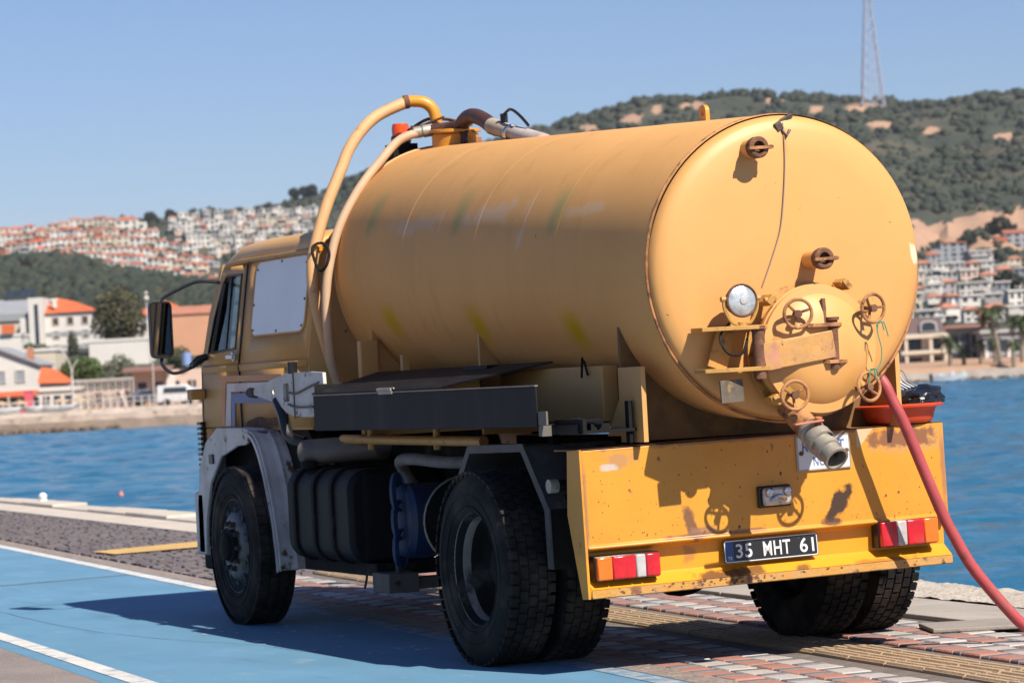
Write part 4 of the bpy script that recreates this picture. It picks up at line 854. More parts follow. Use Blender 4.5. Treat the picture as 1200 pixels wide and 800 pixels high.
for col,pl_ in (('pred',LM),('pwhite',LM),('pdark',LD)):
    b=MB(); g=.0045; x,y=PW/2-g,pl_/2-g; e=.007
    V=[(-x,-y,-PT),(x,-y,-PT),(x,y,-PT),(-x,y,-PT),(-x,-y,-e),(x,-y,-e),(x,y,-e),(-x,y,-e),(-x+e,-y+e,0),(x-e,-y+e,0),(x-e,y-e,0),(-x+e,y-e,0)]
    b.add(V,[(3,2,1,0),(0,1,5,4),(1,2,6,5),(2,3,7,6),(3,0,4,7),(4,5,9,8),(5,6,10,9),(6,7,11,10),(7,4,8,11),(8,9,10,11)])
    pm.append(b.mesh('paver',M[col],0))
rest=MB()
for i,(hid,Z,x,y,col) in enumerate(cells):
    z=rp.uniform(-.004,.002); rx,ry,rz=rp.uniform(-.012,.012),rp.uniform(-.015,.015),-.0755+rp.uniform(-.012,.012)
    if i<300:
        o=link('paver',pm[col],bed); o.location=(x,y,z); o.rotation_euler=(rx,ry,rz)
    elif y<10 and y>-4:
        e=Euler((rx,ry,rz)).to_matrix()
        rest.add([Vector((x,y,z))+e@v.co for v in pm[col].vertices],[tuple(f.vertices) for f in pm[col].polygons],col)
o=rest.build('paver_field',[M['pred'],M['pwhite'],M['pdark']],bed,smooth=0,recalc=False); o['kind']='stuff'
# ribbed guidance tiles, two rows with a gap between them
tm=MB(); 
tw_,tl_=.162,.395
tm.box((-tw_/2,-tl_/2,-.06),(tw_/2,tl_/2,-.004))
for k in range(3):
    x=-tw_/2+.027+k*.054; tm.prism([(x-.020,-.004),(x+.020,-.004),(x+.013,.006),(x-.013,.006)],'Y',-tl_/2+.004,tl_/2-.004)
tme=tm.mesh('tactile_tile',M['tact'],0)
for row in (0,1):
    for k in range(-9,24):
        y=k*.40; x=xt0(y)+.085+row*.185
        o=link('tactile_tile',tme,bed); o.location=(x,y,rp.uniform(-.003,.003)); o.rotation_euler=(rp.uniform(-.006,.006),0,-.075+rp.uniform(-.006,.006))
# dark setts ahead of the truck
b=MB(); rs=random.Random(3)
y=9.45
while y<34:
    x=xR(y)+.29+rs.uniform(0,.05)
    while x<xI(y)-.05:
        w=rs.uniform(.10,.14); h=rs.uniform(-.006,.008); l=.056
        e=.007
        b.add([(x+.002,y-l,-.03),(x+w-.002,y-l,-.03),(x+w-.002,y+l,-.03),(x+.002,y+l,-.03),(x+e,y-l+e,h),(x+w-e,y-l+e,h+rs.uniform(-.006,.006)),(x+w-e,y+l-e,h+rs.uniform(-.006,.006)),(x+e,y+l-e,h)],[(0,1,5,4),(1,2,6,5),(2,3,7,6),(3,0,4,7),(4,5,6,7)])
        x+=w
    y+=.115
o=b.build('setts',M['sett'],bed,smooth=0,recalc=False); o['kind']='stuff'
# yellow line across the setts
MB().add([(.70,13.95,.016),(xI(14.7),14.25,.016),(xI(14.9),15.35,.016),(.70,14.72,.016)],[(0,1,2,3)]).build('yellow_line',M['yline'],bed,smooth=0)
# kerb: a row of cast blocks along the water, every block a part
for i,k in enumerate(range(-6,42)):
    ya=k*2.05; yb=ya+2.04; st=.04*((k*7)%3-1)
    near=k<4
    m1=M['rough'] if near else M['kerb']
    if near:                                     # coarse exposed aggregate, its edge broken
        b=MB(); nu,nv=30,46; V_=[]; F_=[]
        for a in range(nu+1):
            for c in range(nv+1):
                y=ya+(yb-ya+.02)*c/nv; x0,x1=xI(y)+.56,xO(y)+.05+.05*mnoise.noise(Vector((y*1.3,1,4)))+.03*mnoise.noise(Vector((y*5,3,4)))
                t=a/nu; x=x0+(x1-x0)*t; e=max(0,(t-.9)/.1)
                V_.append((x,y,.020+.012*mnoise.noise(Vector((x*6,y*6,0)))+.012*mnoise.noise(Vector((x*19,y*19,3)))-.10*e*e-(.5 if a==nu else 0)))
        for a in range(nu):
            for c in range(nv): q=a*(nv+1)+c; F_.append((q,q+1,q+nv+2,q+nv+1))
        b.add(V_,F_).build('kerb_block',m1,quay,smooth=50)
    else:
        P=[(xI(ya)+.56,ya),(xO(ya)+st+.06,ya),(xO(yb)+st-.04,yb),(xI(yb)+.56,yb)]
        MB().prism(P,'Z',-.6,.035+.012*((k*5)%3)).build('kerb_block',m1,quay,smooth=0,bevel=.025)
    P=[(xI(ya),ya),(xI(ya)+.555,ya),(xI(yb)+.555,yb),(xI(yb),yb)]
    MB().prism(P,'Z',-.06,.012+.004*((k*3)%3)).build('kerb_slab',M['kerb'] if not near else M['concrete'],quay,smooth=0,bevel=.006)
cv=MB().prism([(1.31,.88),(1.17,.50),(1.60,.30),(1.74,.72)],'Z',.002,.024).build('cover_slab',mat('grey_slab',(.33,.28,.24),.85,var=.12,bump=.3),smooth=0,bevel=.006)
tag(cv,'flat grey concrete cover slab lying beside the truck wheel and red hose','slab')
st=MB().ball((0,0,.0),(.06,.06,.055),16,9).lathe([(.055,-.03),(.065,-.08)],(0,0,0),(0,0,1),16).build('marker_stone',M['white']); st.location=(xO(28)-.15,28.4,.12)
tag(st,'small round white marker stone on the kerb at the water edge','stone')
# ------------------------------------------------------------------ sea
def water():
    m=bpy.data.materials.new('sea_water'); m.use_nodes=True; nt=m.node_tree; N=nt.nodes; L=nt.links; b=N['Principled BSDF']
    b.inputs['Roughness'].default_value=.10; b.inputs['IOR'].default_value=1.33; b.inputs['Specular IOR Level'].default_value=.42
    tc=N.new('ShaderNodeTexCoord')
    def nz(sc,st,det):
        mp=N.new('ShaderNodeMapping'); mp.inputs['Scale'].default_value=st; mp.inputs['Rotation'].default_value=(0,0,.35); L.new(tc.outputs['Object'],mp.inputs[0])
        t=N.new('ShaderNodeTexNoise'); t.inputs['Scale'].default_value=sc; t.inputs['Detail'].default_value=det; t.inputs['Roughness'].default_value=.62; L.new(mp.outputs[0],t.inputs[0]); return t.outputs[0]
    cr=N.new('ShaderNodeMix'); cr.data_type='RGBA'; mr=N.new('ShaderNodeMapRange'); L.new(nz(.05,(1,1,1),4),mr.inputs[0]); mr.inputs[1].default_value=.35; mr.inputs[2].default_value=.65
    L.new(mr.outputs[0],cr.inputs[0]); cr.inputs[6].default_value=(.005,.090,.165,1); cr.inputs[7].default_value=(.011,.128,.220,1); L.new(cr.outputs[2],b.inputs['Base Color'])
    a=N.new('ShaderNodeBump'); a.inputs['Strength'].default_value=1.; a.inputs['Distance'].default_value=.12; L.new(nz(1.1,(1,1,1),3),a.inputs['Height'])
    c=N.new('ShaderNodeBump'); c.inputs['Strength'].default_value=1.; c.inputs['Distance'].default_value=.06; L.new(nz(4.,(1,1,1),4),c.inputs['Height']); L.new(a.outputs[0],c.inputs['Normal'])
    L.new(c.outputs[0],b.inputs['Normal']); return m
wat=water()
sea=MB().add([(-3500,-1500,-1.25),(4500,-1500,-1.25),(4500,5500,-1.25),(-3500,5500,-1.25)],[(0,1,2,3)]).build('sea',wat,smooth=0); tag(sea,kind='structure')
# the bay in front of the quay as real wavelets
wr_=np.random.RandomState(11)
fh=np.array([math.sin(YAW),math.cos(YAW)]); rh2=np.array([math.cos(YAW),-math.sin(YAW)])
us=np.arange(-75,75.1,.42); vs_=np.concatenate([np.arange(20,110,.42),np.arange(110,300,.6)])
UU,VVv=np.meshgrid(us,vs_); WX=CAM.x+UU*rh2[0]+VVv*fh[0]; WY=CAM.y+UU*rh2[1]+VVv*fh[1]; HZ_=np.zeros_like(WX)
for k in range(44):
    lam=.8*(4.6/.8)**wr_.uniform(0,1); th=1.9+wr_.normal()*.75; kx,ky=2*PI/lam*math.cos(th),2*PI/lam*math.sin(th)
    HZ_+=.0042*lam**.9*np.sin(kx*WX+ky*WY+wr_.uniform(0,6.3))*(1+.5*np.sin(WX*.05*wr_.uniform(.5,1.5)+WY*.04+wr_.uniform(0,6)))
nr,nc_=WX.shape
co=np.stack([WX,WY,-1.1+HZ_],-1).reshape(-1,3); idx=np.arange(nr*nc_).reshape(nr,nc_)
fq=np.stack([idx[:-1,:-1],idx[:-1,1:],idx[1:,1:],idx[1:,:-1]],-1).reshape(-1,4).astype(np.int32)
me=bpy.data.meshes.new('sea_wavelets'); me.vertices.add(len(co)); me.vertices.foreach_set('co',co.ravel()); me.loops.add(fq.size); me.loops.foreach_set('vertex_index',fq.ravel())
me.polygons.add(len(fq)); me.polygons.foreach_set('loop_start',np.arange(0,fq.size,4,dtype=np.int32)); me.polygons.foreach_set('loop_total',np.full(len(fq),4,dtype=np.int32)); me.polygons.foreach_set('use_smooth',[True]*len(fq)); me.materials.append(wat); me.update(); me.validate()
o=link('sea_wavelets',me,sea)
# ------------------------------------------------------------------ land across the bay
FH=Vector((math.sin(YAW),math.cos(YAW),0)); RH=RT.copy()
YH=lambda px:437.5-(px-600)*.0539                 # the level line of the photograph
VS=[420,600,900,1200,1500,1800,2000,2300,2900,3800]
ST=[(-400,[414,385,345,330,312,297,290,296,330,420]),(0,[410,385,358,335,312,288,275,280,320,420]),(130,[408,385,355,335,308,278,264,270,315,420]),
    (240,[405,380,352,330,305,272,249,252,300,420]),(340,[400,375,345,320,290,256,237,240,290,410]),(500,[400,370,335,300,260,215,190,192,240,400]),
    (640,[400,370,330,290,240,185,153,152,200,380]),(760,[398,370,330,285,230,158,120,119,170,370]),(900,[396,370,330,285,225,155,115,113,160,360]),
    (1010,[395,369,328,292,232,160,124,123,165,360]),(1100,[393,366,330,298,240,165,126,122,165,360]),(1200,[390,362,322,290,230,155,112,109,155,360]),(1700,[385,355,312,270,205,145,105,110,160,360])]
SPX=[s[0] for s in ST]
def shore(px): return 233+(px)*.024
def world(px,v,z):                                # lateral position fixed by the angle px at forward distance v
    py=YH(px)-(z-CAM.z)*F_PX/v; a=(px-600-.0539*(py-400))/F_PX
    p=Vector((CAM.x,CAM.y,0))+FH*v+RH*(a*v); return Vector((p.x,p.y,z))
def tz(px,v):
    s=shore(px)
    if px<430 and v<s+90: return float(np.interp(v,[s-60,s-6,s+13,s+16,s+30,s+90],[-6,-3,-2.4,.30,.38,1.1]))
    if v<s+90: return float(np.interp(v,[s-60,s-6,s-1,s+1.5,s+30,s+90],[-6,-3,-1.9,.05,.35,1.1]))
    col=[np.interp(px,SPX,[q[1][k] for q in ST]) for k in range(len(VS))]
    zs=[CAM.z+(YH(px)-c)*v_/F_PX for c,v_ in zip(col,VS)]
    z=float(np.interp(v,[s+90]+VS,[1.1]+zs))
    if v>500: z+= (min(1,(v-500)/500))*((3.5*abs(mnoise.noise(Vector((px*.05,v*.006,3))))+2.*abs(mnoise.noise(Vector((px*.13,v*.02,6)))) if (px>1040 and 880<v<1480) else 0)+5*mnoise.noise(Vector((px*.012,v*.004,2)))+2.5*mnoise.noise(Vector((px*.04,v*.012,5))))
    return z
def scr(px,v,z): return YH(px)-(z-CAM.z)*F_PX/v   # rough image height of a far point
def ground_at(px,py,v0=300,v1=2300):
    v=v0
    while v<v1:
        if scr(px,v,tz(px,v))<=py: return v
        v+=10
    return v1
# terrain sheet
cols=np.arange(-420,1721,10); deps=[170,200]+[k for k in range(216,330,5)]+[340,360,380,400,420,450,480,510,550,600]+list(range(640,2321,28))+[2400,2600,2900,3300,3800]
V=[];F=[];rock=[]
spots=[(740,140,14,8),(690,151,16,6),(812,123,18,6),(905,118,16,4),(955,128,12,5),(1012,126,26,7),(1090,152,12,6),(770,128,10,5),(1030,146,16,6),(1180,160,18,6),(1070,265,14,10)]
for v in deps:
    for px in cols:
        z=tz(px,v); V.append(world(px,v,z)); py=scr(px,v,z); r=0.
        for a,b_,c,d in spots: r=max(r,math.exp(-(((px-a)/c)**2+((py-b_)/d)**2)))
        if px>1060 and 263-(px-1080)*.19<py<292 and v>850: r=max(r,.9-.25*abs(mnoise.noise(Vector((px*.05,py*.08,1)))))
        if px<60 and 308<py<330 and v>700: r=max(r,.8*math.exp(-((px-22)/18)**2))
        if v<shore(px)+60: r=.8
        rock.append(r)
nc=len(cols)
for i in range(len(deps)-1):
    for j in range(nc-1): F.append((i*nc+j,i*nc+j+1,(i+1)*nc+j+1,(i+1)*nc+j))
tb_=MB().add(V,F); tm_=mat('hillside',(.045,.050,.027),.95,var=.4,vs=.03,layers=[((.17,.12,.07),.02,.50,.64,(1,1,1),.6),((.030,.040,.022),.08,.5,.6,(1,1,1),.8)],bump=.4,bs=.3)
nt=tm_.node_tree;N=nt.nodes;L=nt.links;bs_=N['Principled BSDF'];cur=bs_.inputs['Base Color'].links[0].from_socket
at=N.new('ShaderNodeAttribute');at.attribute_name='rock';nzn=N.new('ShaderNodeTexNoise');nzn.inputs['Scale'].default_value=.09;nzn.inputs['Roughness'].default_value=.68;nzn.inputs['Detail'].default_value=8
tcn=N.new('ShaderNodeTexCoord');L.new(tcn.outputs['Object'],nzn.inputs[0])
ad=N.new('ShaderNodeMath');ad.operation='ADD';L.new(at.outputs['Fac'],ad.inputs[0]);L.new(nzn.outputs[0],ad.inputs[1])
mr=N.new('ShaderNodeMapRange');L.new(ad.outputs[0],mr.inputs[0]);mr.inputs[1].default_value=.92;mr.inputs[2].default_value=1.02
rc=N.new('ShaderNodeMix');rc.data_type='RGBA';L.new(nzn.outputs[0],rc.inputs[0]);rc.inputs[6].default_value=(.25,.135,.08,1);rc.inputs[7].default_value=(.47,.30,.19,1)
mx=N.new('ShaderNodeMix');mx.data_type='RGBA';L.new(mr.outputs[0],mx.inputs[0]);L.new(cur,mx.inputs[6]);L.new(rc.outputs[2],mx.inputs[7]);L.new(mx.outputs[2],bs_.inputs['Base Color'])
hill=tb_.build('hillside',tm_,smooth=60,recalc=False); tag(hill,kind='structure')
ra=hill.data.attributes.new('rock','FLOAT','POINT'); ra.data.foreach_set('value',rock)
# ------------------------------------------------------------------ foliage
GREEN=[mat('leaf_dark',(.017,.026,.014),.8,var=.3,vs=.2),mat('leaf_mid',(.024,.034,.017),.8,var=.3,vs=.2),mat('leaf_olive',(.040,.041,.021),.8,var=.3,vs=.2),mat('leaf_bright',(.065,.105,.024),.7,var=.25,vs=.3),mat('leaf_greygreen',(.115,.125,.080),.8,var=.25,vs=.3)]
GREEN+=[mat('eucalyptus_leaf',(.14,.125,.058),.75,var=.25,vs=.3),mat('fresh_leaf',(.085,.13,.028),.7,var=.25,vs=.3),mat('olive_leaf',(.17,.175,.12),.75,var=.2,vs=.3)]
M['bark']=mat('bark',(.14,.095,.06),.9,var=.3,vs=3,bump=.4); M['palmbark']=mat('palm_bark',(.24,.19,.14),.9,var=.3,vs=5,bump=.5)
def blob(seed,sub=2,rough=.35):
    bm=bmesh.new(); bmesh.ops.create_icosphere(bm,subdivisions=sub,radius=1); V=[]
    off=Vector((seed*3.1,seed*1.7,seed*.9))
    for v in bm.verts:
        d=v.co.normalized(); k=1+rough*mnoise.noise(d*2+off)+rough*.8*mnoise.noise(d*5+off); V.append(d*k)
    F=np.array([[v.index for v in f.verts] for f in bm.faces]); bm.free(); return np.array(V),F
PRO=[blob(i,2,.5) for i in range(6)]; PRL=[blob(i+20,1,.5) for i in range(8)]
rv=np.random.RandomState(5)
def scatter(name,items,mats):
    """items: (position, radius, height ratio, material): clumped crowns joined as one uncountable wood"""
    VV=[];FF=[];MI=[];o=0
    for p,r,h,mi in items:
        bv,bf=PRO[rv.randint(6)] if r>2.7 else PRL[rv.randint(8)]; a=rv.uniform(0,6.3); c,s=math.cos(a),math.sin(a)
        Q=np.stack([(bv[:,0]*c-bv[:,1]*s)*r,(bv[:,0]*s+bv[:,1]*c)*r,bv[:,2]*r*h],-1)+np.array(p)
        VV.append(Q);FF.append(bf+o);MI.append(np.full(len(bf),mi,np.int32));o+=len(bv)
    VV=np.concatenate(VV);FF=np.concatenate(FF);MI=np.concatenate(MI)
    me=bpy.data.meshes.new(name);me.vertices.add(len(VV));me.vertices.foreach_set('co',VV.ravel());me.loops.add(len(FF)*3);me.loops.foreach_set('vertex_index',FF.ravel().astype(np.int32))
    me.polygons.add(len(FF));me.polygons.foreach_set('loop_start',np.arange(0,len(FF)*3,3,dtype=np.int32));me.polygons.foreach_set('loop_total',np.full(len(FF),3,dtype=np.int32))
    for m_ in mats: me.materials.append(m_)
    me.polygons.foreach_set('material_index',MI);me.update();me.validate()
    o=link(name,me);o['kind']='stuff';return o
items=[]
rh=random.Random(8)
def rockiness(px,py):
    r=0.
    for a,b_,c,d in spots: r=max(r,math.exp(-(((px-a)/c)**2+((py-b_)/d)**2)))
    if px>1060 and 264-(px-1080)*.19<py<290: r=max(r,.8)
    return r
n=0
while n<14000:                                    # scrub and low pines on the big hill
    px=rh.uniform(390,1330); v=rh.uniform(520,2290); z=tz(px,v); py=scr(px,v,z)
    if 248<py<400 and px>1055 and rh.random()<.95: continue
    if rockiness(px,py)>.42 and rh.random()<.93: continue
    dn=mnoise.noise(Vector((px*.012,v*.004,9)))+.6*mnoise.noise(Vector((px*.04,v*.012,4)))
    if rh.random()>.55+dn*1.1: continue
    r=(.8+2.9*rh.random()**2.4)*(v/1900)**.6; c_=rh.choice((0,0,0,1,1,2)); items.append((world(px,v,z+r*.30),r,rh.uniform(.7,1.25),c_)); n+=1
    if r>2.2:
        for q in range(2): items.append((world(px+rh.uniform(-6,6),v,z+r*rh.uniform(.2,.7)),r*rh.uniform(.35,.6),rh.uniform(.7,1.2),c_)); n+=1
scatter('hill_scrub',items,GREEN[:3])
items=[]; n=0
def leftwood(px,py): return py>np.interp(px,[-120,0,60,120,180,245,320],[293,296,303,318,330,340,345]) and py<400
while n<6400:                                    # the pine wood below the hillside town
    px=rh.uniform(-130,620); v=rh.uniform(480,1500); z=tz(px,v); py=scr(px,v,z)
    if not leftwood(px,py): continue
    if 4<px<40 and 312<py<326 and rh.random()<.8: continue
    r=rh.uniform(1.6,3.2)*(v/1200)**.7; items.append((world(px,v,z+r*.7),r,rh.uniform(.9,1.3),rh.choice((0,0,1,1,2)))); n+=1
n=0
while n<380:                                     # gardens between the houses of the upper town
    px=rh.uniform(-60,420); v=rh.uniform(1300,2080); z=tz(px,v); py=scr(px,v,z)
    if leftwood(px,py): continue
    r=rh.uniform(1.2,2.5); items.append((world(px,v,z+r*.5),r,rh.uniform(.9,1.2),rh.choice((0,1,1)))); n+=1
n=0
while n<170:                                     # gardens on the right shore
    px=rh.uniform(1050,1260); v=rh.uniform(420,1300); z=tz(px,v); py=scr(px,v,z)
    r=rh.uniform(.9,2.2)*(v/1000); items.append((world(px,v,z+r*.4),r,rh.uniform(.8,1.2),rh.choice((0,1,1)))); n+=1
scatter('pine_wood',items,GREEN[:3])
def leaf_crown(name,lobes,n,size,mats,parent,seed=1,droop=0.):
    """leaf clumps as small bent faces spread through overlapping lobes"""
    r_=np.random.RandomState(seed); L_=np.array([[*l[0],l[1],l[2] if len(l)>2 else l[1]] for l in lobes]); w=L_[:,3]**2*L_[:,4]; w/=w.sum()
    idx=r_.choice(len(L_),n,p=w); d=r_.normal(size=(n,3)); d/=np.linalg.norm(d,axis=1)[:,None]
    rad=r_.uniform(.45,1.05,n)**.6; q=L_[idx]; C=q[:,:3]+d*np.stack([q[:,3]*rad,q[:,3]*rad,q[:,4]*rad],-1)
    u=r_.normal(size=(n,3)); u/=np.linalg.norm(u,axis=1)[:,None]; u[:,2]-=droop; w_=np.cross(u,d+r_.normal(size=(n,3))*.5); w_/=np.linalg.norm(w_,axis=1)[:,None]+1e-6
    s=size*r_.uniform(.6,1.4,n)[:,None]
    V=np.stack([C-u*s,C+w_*s*.55,C+u*s,C-w_*s*.55],1).reshape(-1,3)
    me=bpy.data.meshes.new(name); me.from_pydata(V.tolist(),[],[(4*i,4*i+1,4*i+2,4*i+3) for i in range(n)])
    for m_ in mats: me.materials.append(m_)
    me.polygons.foreach_set('material_index',r_.randint(0,len(mats),n).astype(np.int32)); me.update()
    return link(name,me,parent)
def tree(name,label,cat,px,v,h,lobes,n,size,mats,seed,trunk=.25,group=None,zoff=0.):
    z=tz(px,v)+zoff; t=thing(name,label,cat,world(px,v,z),-YAW,group)
    b=MB(); top=max(l[0][2] for l in lobes)*.85
    b.tube(spline([(0,0,-1.),(.1*trunk,0,top*.3),(-.4*trunk,0,top*.65),(0,0,top)],4),[trunk*(1-.75*i/12) for i in range(13)],8)
    for l in lobes[:5]:
        c=Vector(l[0]); b.tube([(0,0,top*.35),(c.x*.5,c.y*.5,top*.35+(c.z-top*.35)*.6),c],[trunk*.45,trunk*.3,trunk*.1],6)
    b.build('trunk',M['bark'],t); leaf_crown('crown',lobes,n,size,mats,t,seed); return t
PXM=lambda v:F_PX/v
# ------------------------------------------------------------------ buildings
WALL=[mat('plaster_white',(.68,.64,.59),.85,var=.05,vs=.4),mat('plaster_cream',(.62,.53,.42),.85,var=.06,vs=.4),mat('plaster_grey',(.42,.40,.39),.85,var=.06,vs=.4),mat('plaster_rose',(.60,.46,.38),.85,var=.06,vs=.4)]
ROOF=[mat('terracotta',(.42,.135,.075),.85,var=.2,vs=.8),mat('terracotta_pale',(.46,.19,.115),.85,var=.2,vs=.8),mat('terracotta_bright',(.62,.135,.045),.8,var=.12,vs=.6),mat('slate',(.20,.20,.22),.8,var=.15,vs=.8)]
WIN=mat('dark_window',(.035,.045,.06),.15,var=.2,vs=1); WBR=mat('brown_window',(.085,.05,.04),.3); FRM=mat('window_frame',(.55,.50,.46),.6); GREYM=mat('grey_render',(.30,.31,.33),.8,var=.08,vs=.5)
WINM={}
def window_mesh(w,h,m=WIN,nm='window'):
    k=(round(w,2),round(h,2),m.name)
    if k not in WINM: WINM[k]=MB().box((-w/2,-.04,-h/2),(w/2,.12,h/2)).mesh(nm,m,0)
    return WINM[k]
FRMM={}
def win(parent,x,z,w,h,y=0.,m=WIN,frame=False,side=None):
    o=link('window',window_mesh(w,h,m),parent); o.location=(x,y,z)
    if side is not None: o.rotation_euler=(0,0,side)
    if frame:
        k=(round(w,2),round(h,2))
        if k not in FRMM:
            b=MB(); t=.12; b.box((-w/2-t,-.10,h/2),(w/2+t,.0,h/2+t)).box((-w/2-t,-.10,-h/2-t*.8),(w/2+t,.0,-h/2)).box((-w/2-t,-.10,-h/2),(-w/2,.0,h/2)).box((w/2,-.10,-h/2),(w/2+t,.0,h/2)); FRMM[k]=b.mesh('frame',FRM,0)
        link('frame',FRMM[k],o)
    return o
def roof_part(parent,w,d,h,kind,ov,rh,m,name='roof'):
    x0,x1,y0,y1=-w/2-ov,w/2+ov,-ov,d+ov
    b=MB(); z0=h+.002
    if kind=='flat': b.box((x0,y0,z0),(x1,y1,z0+.35))
    elif kind=='gable': b.prism([(y0,z0),(y1,z0),(y1,z0+.12),((y0+y1)/2,z0+rh),(y0,z0+.12)],'X',x0,x1)
    elif kind=='front': b.prism([(x0,z0),(x1,z0),(x1,z0+.12),((x0+x1)/2,z0+rh),(x0,z0+.12)],'Y',y0,y1)
    else:
        k=min(w,d)*.5; c=(y0+y1)/2
        b.add([(x0,y0,z0),(x1,y0,z0),(x1,y1,z0),(x0,y1,z0),(x0+k,c,z0+rh),(x1-k,c,z0+rh)],[(0,1,5,4),(1,2,5),(2,3,4,5),(3,0,4),(3,2,1,0)])
    return b.build(name,m,parent,smooth=0)
def house(label,px,v,w,h,d,wall,roof,kind='hip',dr=0.,group=None,name='house',floors=2,nwin=2,cat='house',rh=None,z=None,seed=0,balc=False,base=4.):
    r_=random.Random(seed)
    t=thing(name,label,cat,world(px,v,tz(px,v) if z is None else z),-YAW+dr,group)
    MB().box((-w/2,0,-base),(w/2,d,h)).build('wall',wall,t,smooth=0)
    roof_part(t,w,d,h,kind,.35,rh or w*.22,roof)
    fh=h/floors
    for f in range(floors):
        for k in range(nwin):
            ww=w/nwin*r_.choice((.34,.46,.62)); x=-w/2+w*(k+.5)/nwin
            win(t,x,f*fh+fh*.52,ww,fh*r_.choice((.42,.5,.62)))
    win(t,w/2,fh*.5,d*.25,fh*.45,d*.4,side=PI/2)
    if r_.random()<.45 and cat=='house' and w<16:            # a lower wing with its own roof
        k=r_.choice((-1,1)); ww=w*r_.uniform(.35,.6); wh=h*r_.uniform(.45,.75); x0=k*(w/2+ww*.3)
        MB().box((x0-ww/2,-d*.12,-base),(x0+ww/2,d*.6,wh)).box((x0-ww/2-.15,-d*.12-.15,wh+.002),(x0+ww/2+.15,d*.6+.1,wh+.3)).build('annex',roof if kind!='flat' and r_.random()<.5 else wall,t,smooth=0)
        win(t,x0,wh*.5,ww*.4,wh*.4,y=-d*.12)
    if r_.random()<.3: MB().box((w*.18,d*.35,h),(w*.18+.7,d*.35+.7,h+(rh or w*.22)+.6)).build('chimney',wall,t,smooth=0)
    if balc:
        for f in range(1,floors): MB().box((-w*.46,-1.1,f*fh-.15),(w*.30,-.0,f*fh+.85)).build('balcony',wall,t,smooth=0)
    return t
ORD=['first','second','third','fourth','fifth','sixth','seventh','eighth','ninth','tenth','eleventh','twelfth','thirteenth','fourteenth','fifteenth','sixteenth','seventeenth','eighteenth','nineteenth','twentieth']
ORD+= ['twenty '+o for o in ORD[:9]]
rr=random.Random(21)
# the hillside town: rows of terraced houses, top row first
rows=[('topmost row',[(-8,276),(60,270),(105,264),(132,263),(168,264)],13.5,12),
      ('second row from the top',[(-6,285),(40,281),(80,277),(130,276),(190,279)],14,13),
      ('third row from the top',[(14,293),(60,289),(90,287),(140,286),(234,294)],14.5,14),
      ('fourth row from the top',[(48,300),(90,297),(150,297),(248,309)],14.5,13),
      ('fifth row from the top',[(66,306),(100,305),(160,308),(252,322)],14.5,14),
      ('lowest row',[(128,316),(170,322),(256,336)],15,15)]
for rn,(row,path,step,hp) in enumerate(rows):
    xs=[p[0] for p in path]; x=xs[0]; i=0
    while x<xs[-1] and i<29:
        py=float(np.interp(x,xs,[p[1] for p in path]))+rr.uniform(-1.2,1.2); v=ground_at(x,py+3,900,2060); s=v/F_PX
        w=step*s*rr.uniform(.86,1.06); h=hp*s*rr.uniform(.70,.92)
        wl=rr.choices(WALL,[6,3,1,1])[0]; rf=rr.choices(ROOF[:3],[4,4,1])[0]
        house('white red-roofed house on the left hillside, %s along the %s'%(ORD[i],row),x,v,w,h,w*.9,wl,rf,rr.choice(('hip','hip','gable')),rr.uniform(-.25,.35),'red-roofed houses of the hillside town',rh=w*.2,nwin=2,seed=rn*50+i,balc=rr.random()<.4)
        x+=step*rr.uniform(.92,1.12); i+=1
# big house crowning the first row
house('wide red-roofed house crowning the left hill beside dark trees',149,1900,14,6.5,9,WALL[0],ROOF[0],'hip',.1,seed=900,rh=2.6,nwin=3)
# white cluster near the ridge behind the cab
i=0
crow=[('ridge row',[(203,262),(240,256),(300,252),(372,252)],11),('second row below the ridge',[(206,270),(260,264),(372,262)],11.5),('third row below the ridge',[(212,279),(260,274),(376,272)],12),('fourth row below the ridge',[(226,287),(300,284),(378,284)],12.5),('fifth row below the ridge',[(250,298),(378,296)],13)]
for rn,(row,path,step) in enumerate(crow):
    xs=[p[0] for p in path]; x=xs[0]; i=0
    while x<xs[-1] and i<29:
        py=float(np.interp(x,xs,[p[1] for p in path]))+rr.uniform(-2,2); v=ground_at(x,py+3,900,2060); s=v/F_PX
        w=step*s*rr.uniform(.75,1.15); h=11*s*rr.uniform(.8,1.3)
        fl=rr.random()
        house('white flat-topped house above the truck cab, %s along the %s'%(ORD[i],row),x,v,w,h,w*.9,rr.choices(WALL,[7,1,2,1])[0],ROOF[0] if fl<.22 else WALL[0],'hip' if fl<.22 else 'flat',rr.uniform(-.5,.5),'white houses near the left ridge',rh=w*.2,nwin=2,seed=1000+rn*50+i,balc=rr.random()<.5)
        x+=step*rr.uniform(.95,1.3); i+=1
# ---------------------------------------------------------------- left shore, near buildings
def at(px,py,v): return world(px,v,CAM.z+(YH(px)-py)*v/F_PX)
def gat(px,v,dz=0.): return world(px,v,max(tz(px,v),.44 if (px<320 and 246<=v<=260) else (.12 if px<320 and 240<=v<246 else -9))+dz)
def zat(px,py,v): return CAM.z+(YH(px)-py)*v/F_PX
def bld(name,label,x0,x1,yt,yb,v,wall,d=9.,cat='building',dr=0.,base=3.):
    t=thing(name,label,cat,at((x0+x1)/2,yb,v),-YAW+dr); w=(x1-x0)*v/F_PX; h=(yb-yt)*v/F_PX
    MB().box((-w/2,0,-base),(w/2,d,h)).build('wall',wall,t,smooth=0); return t,w,h
s42=420/F_PX
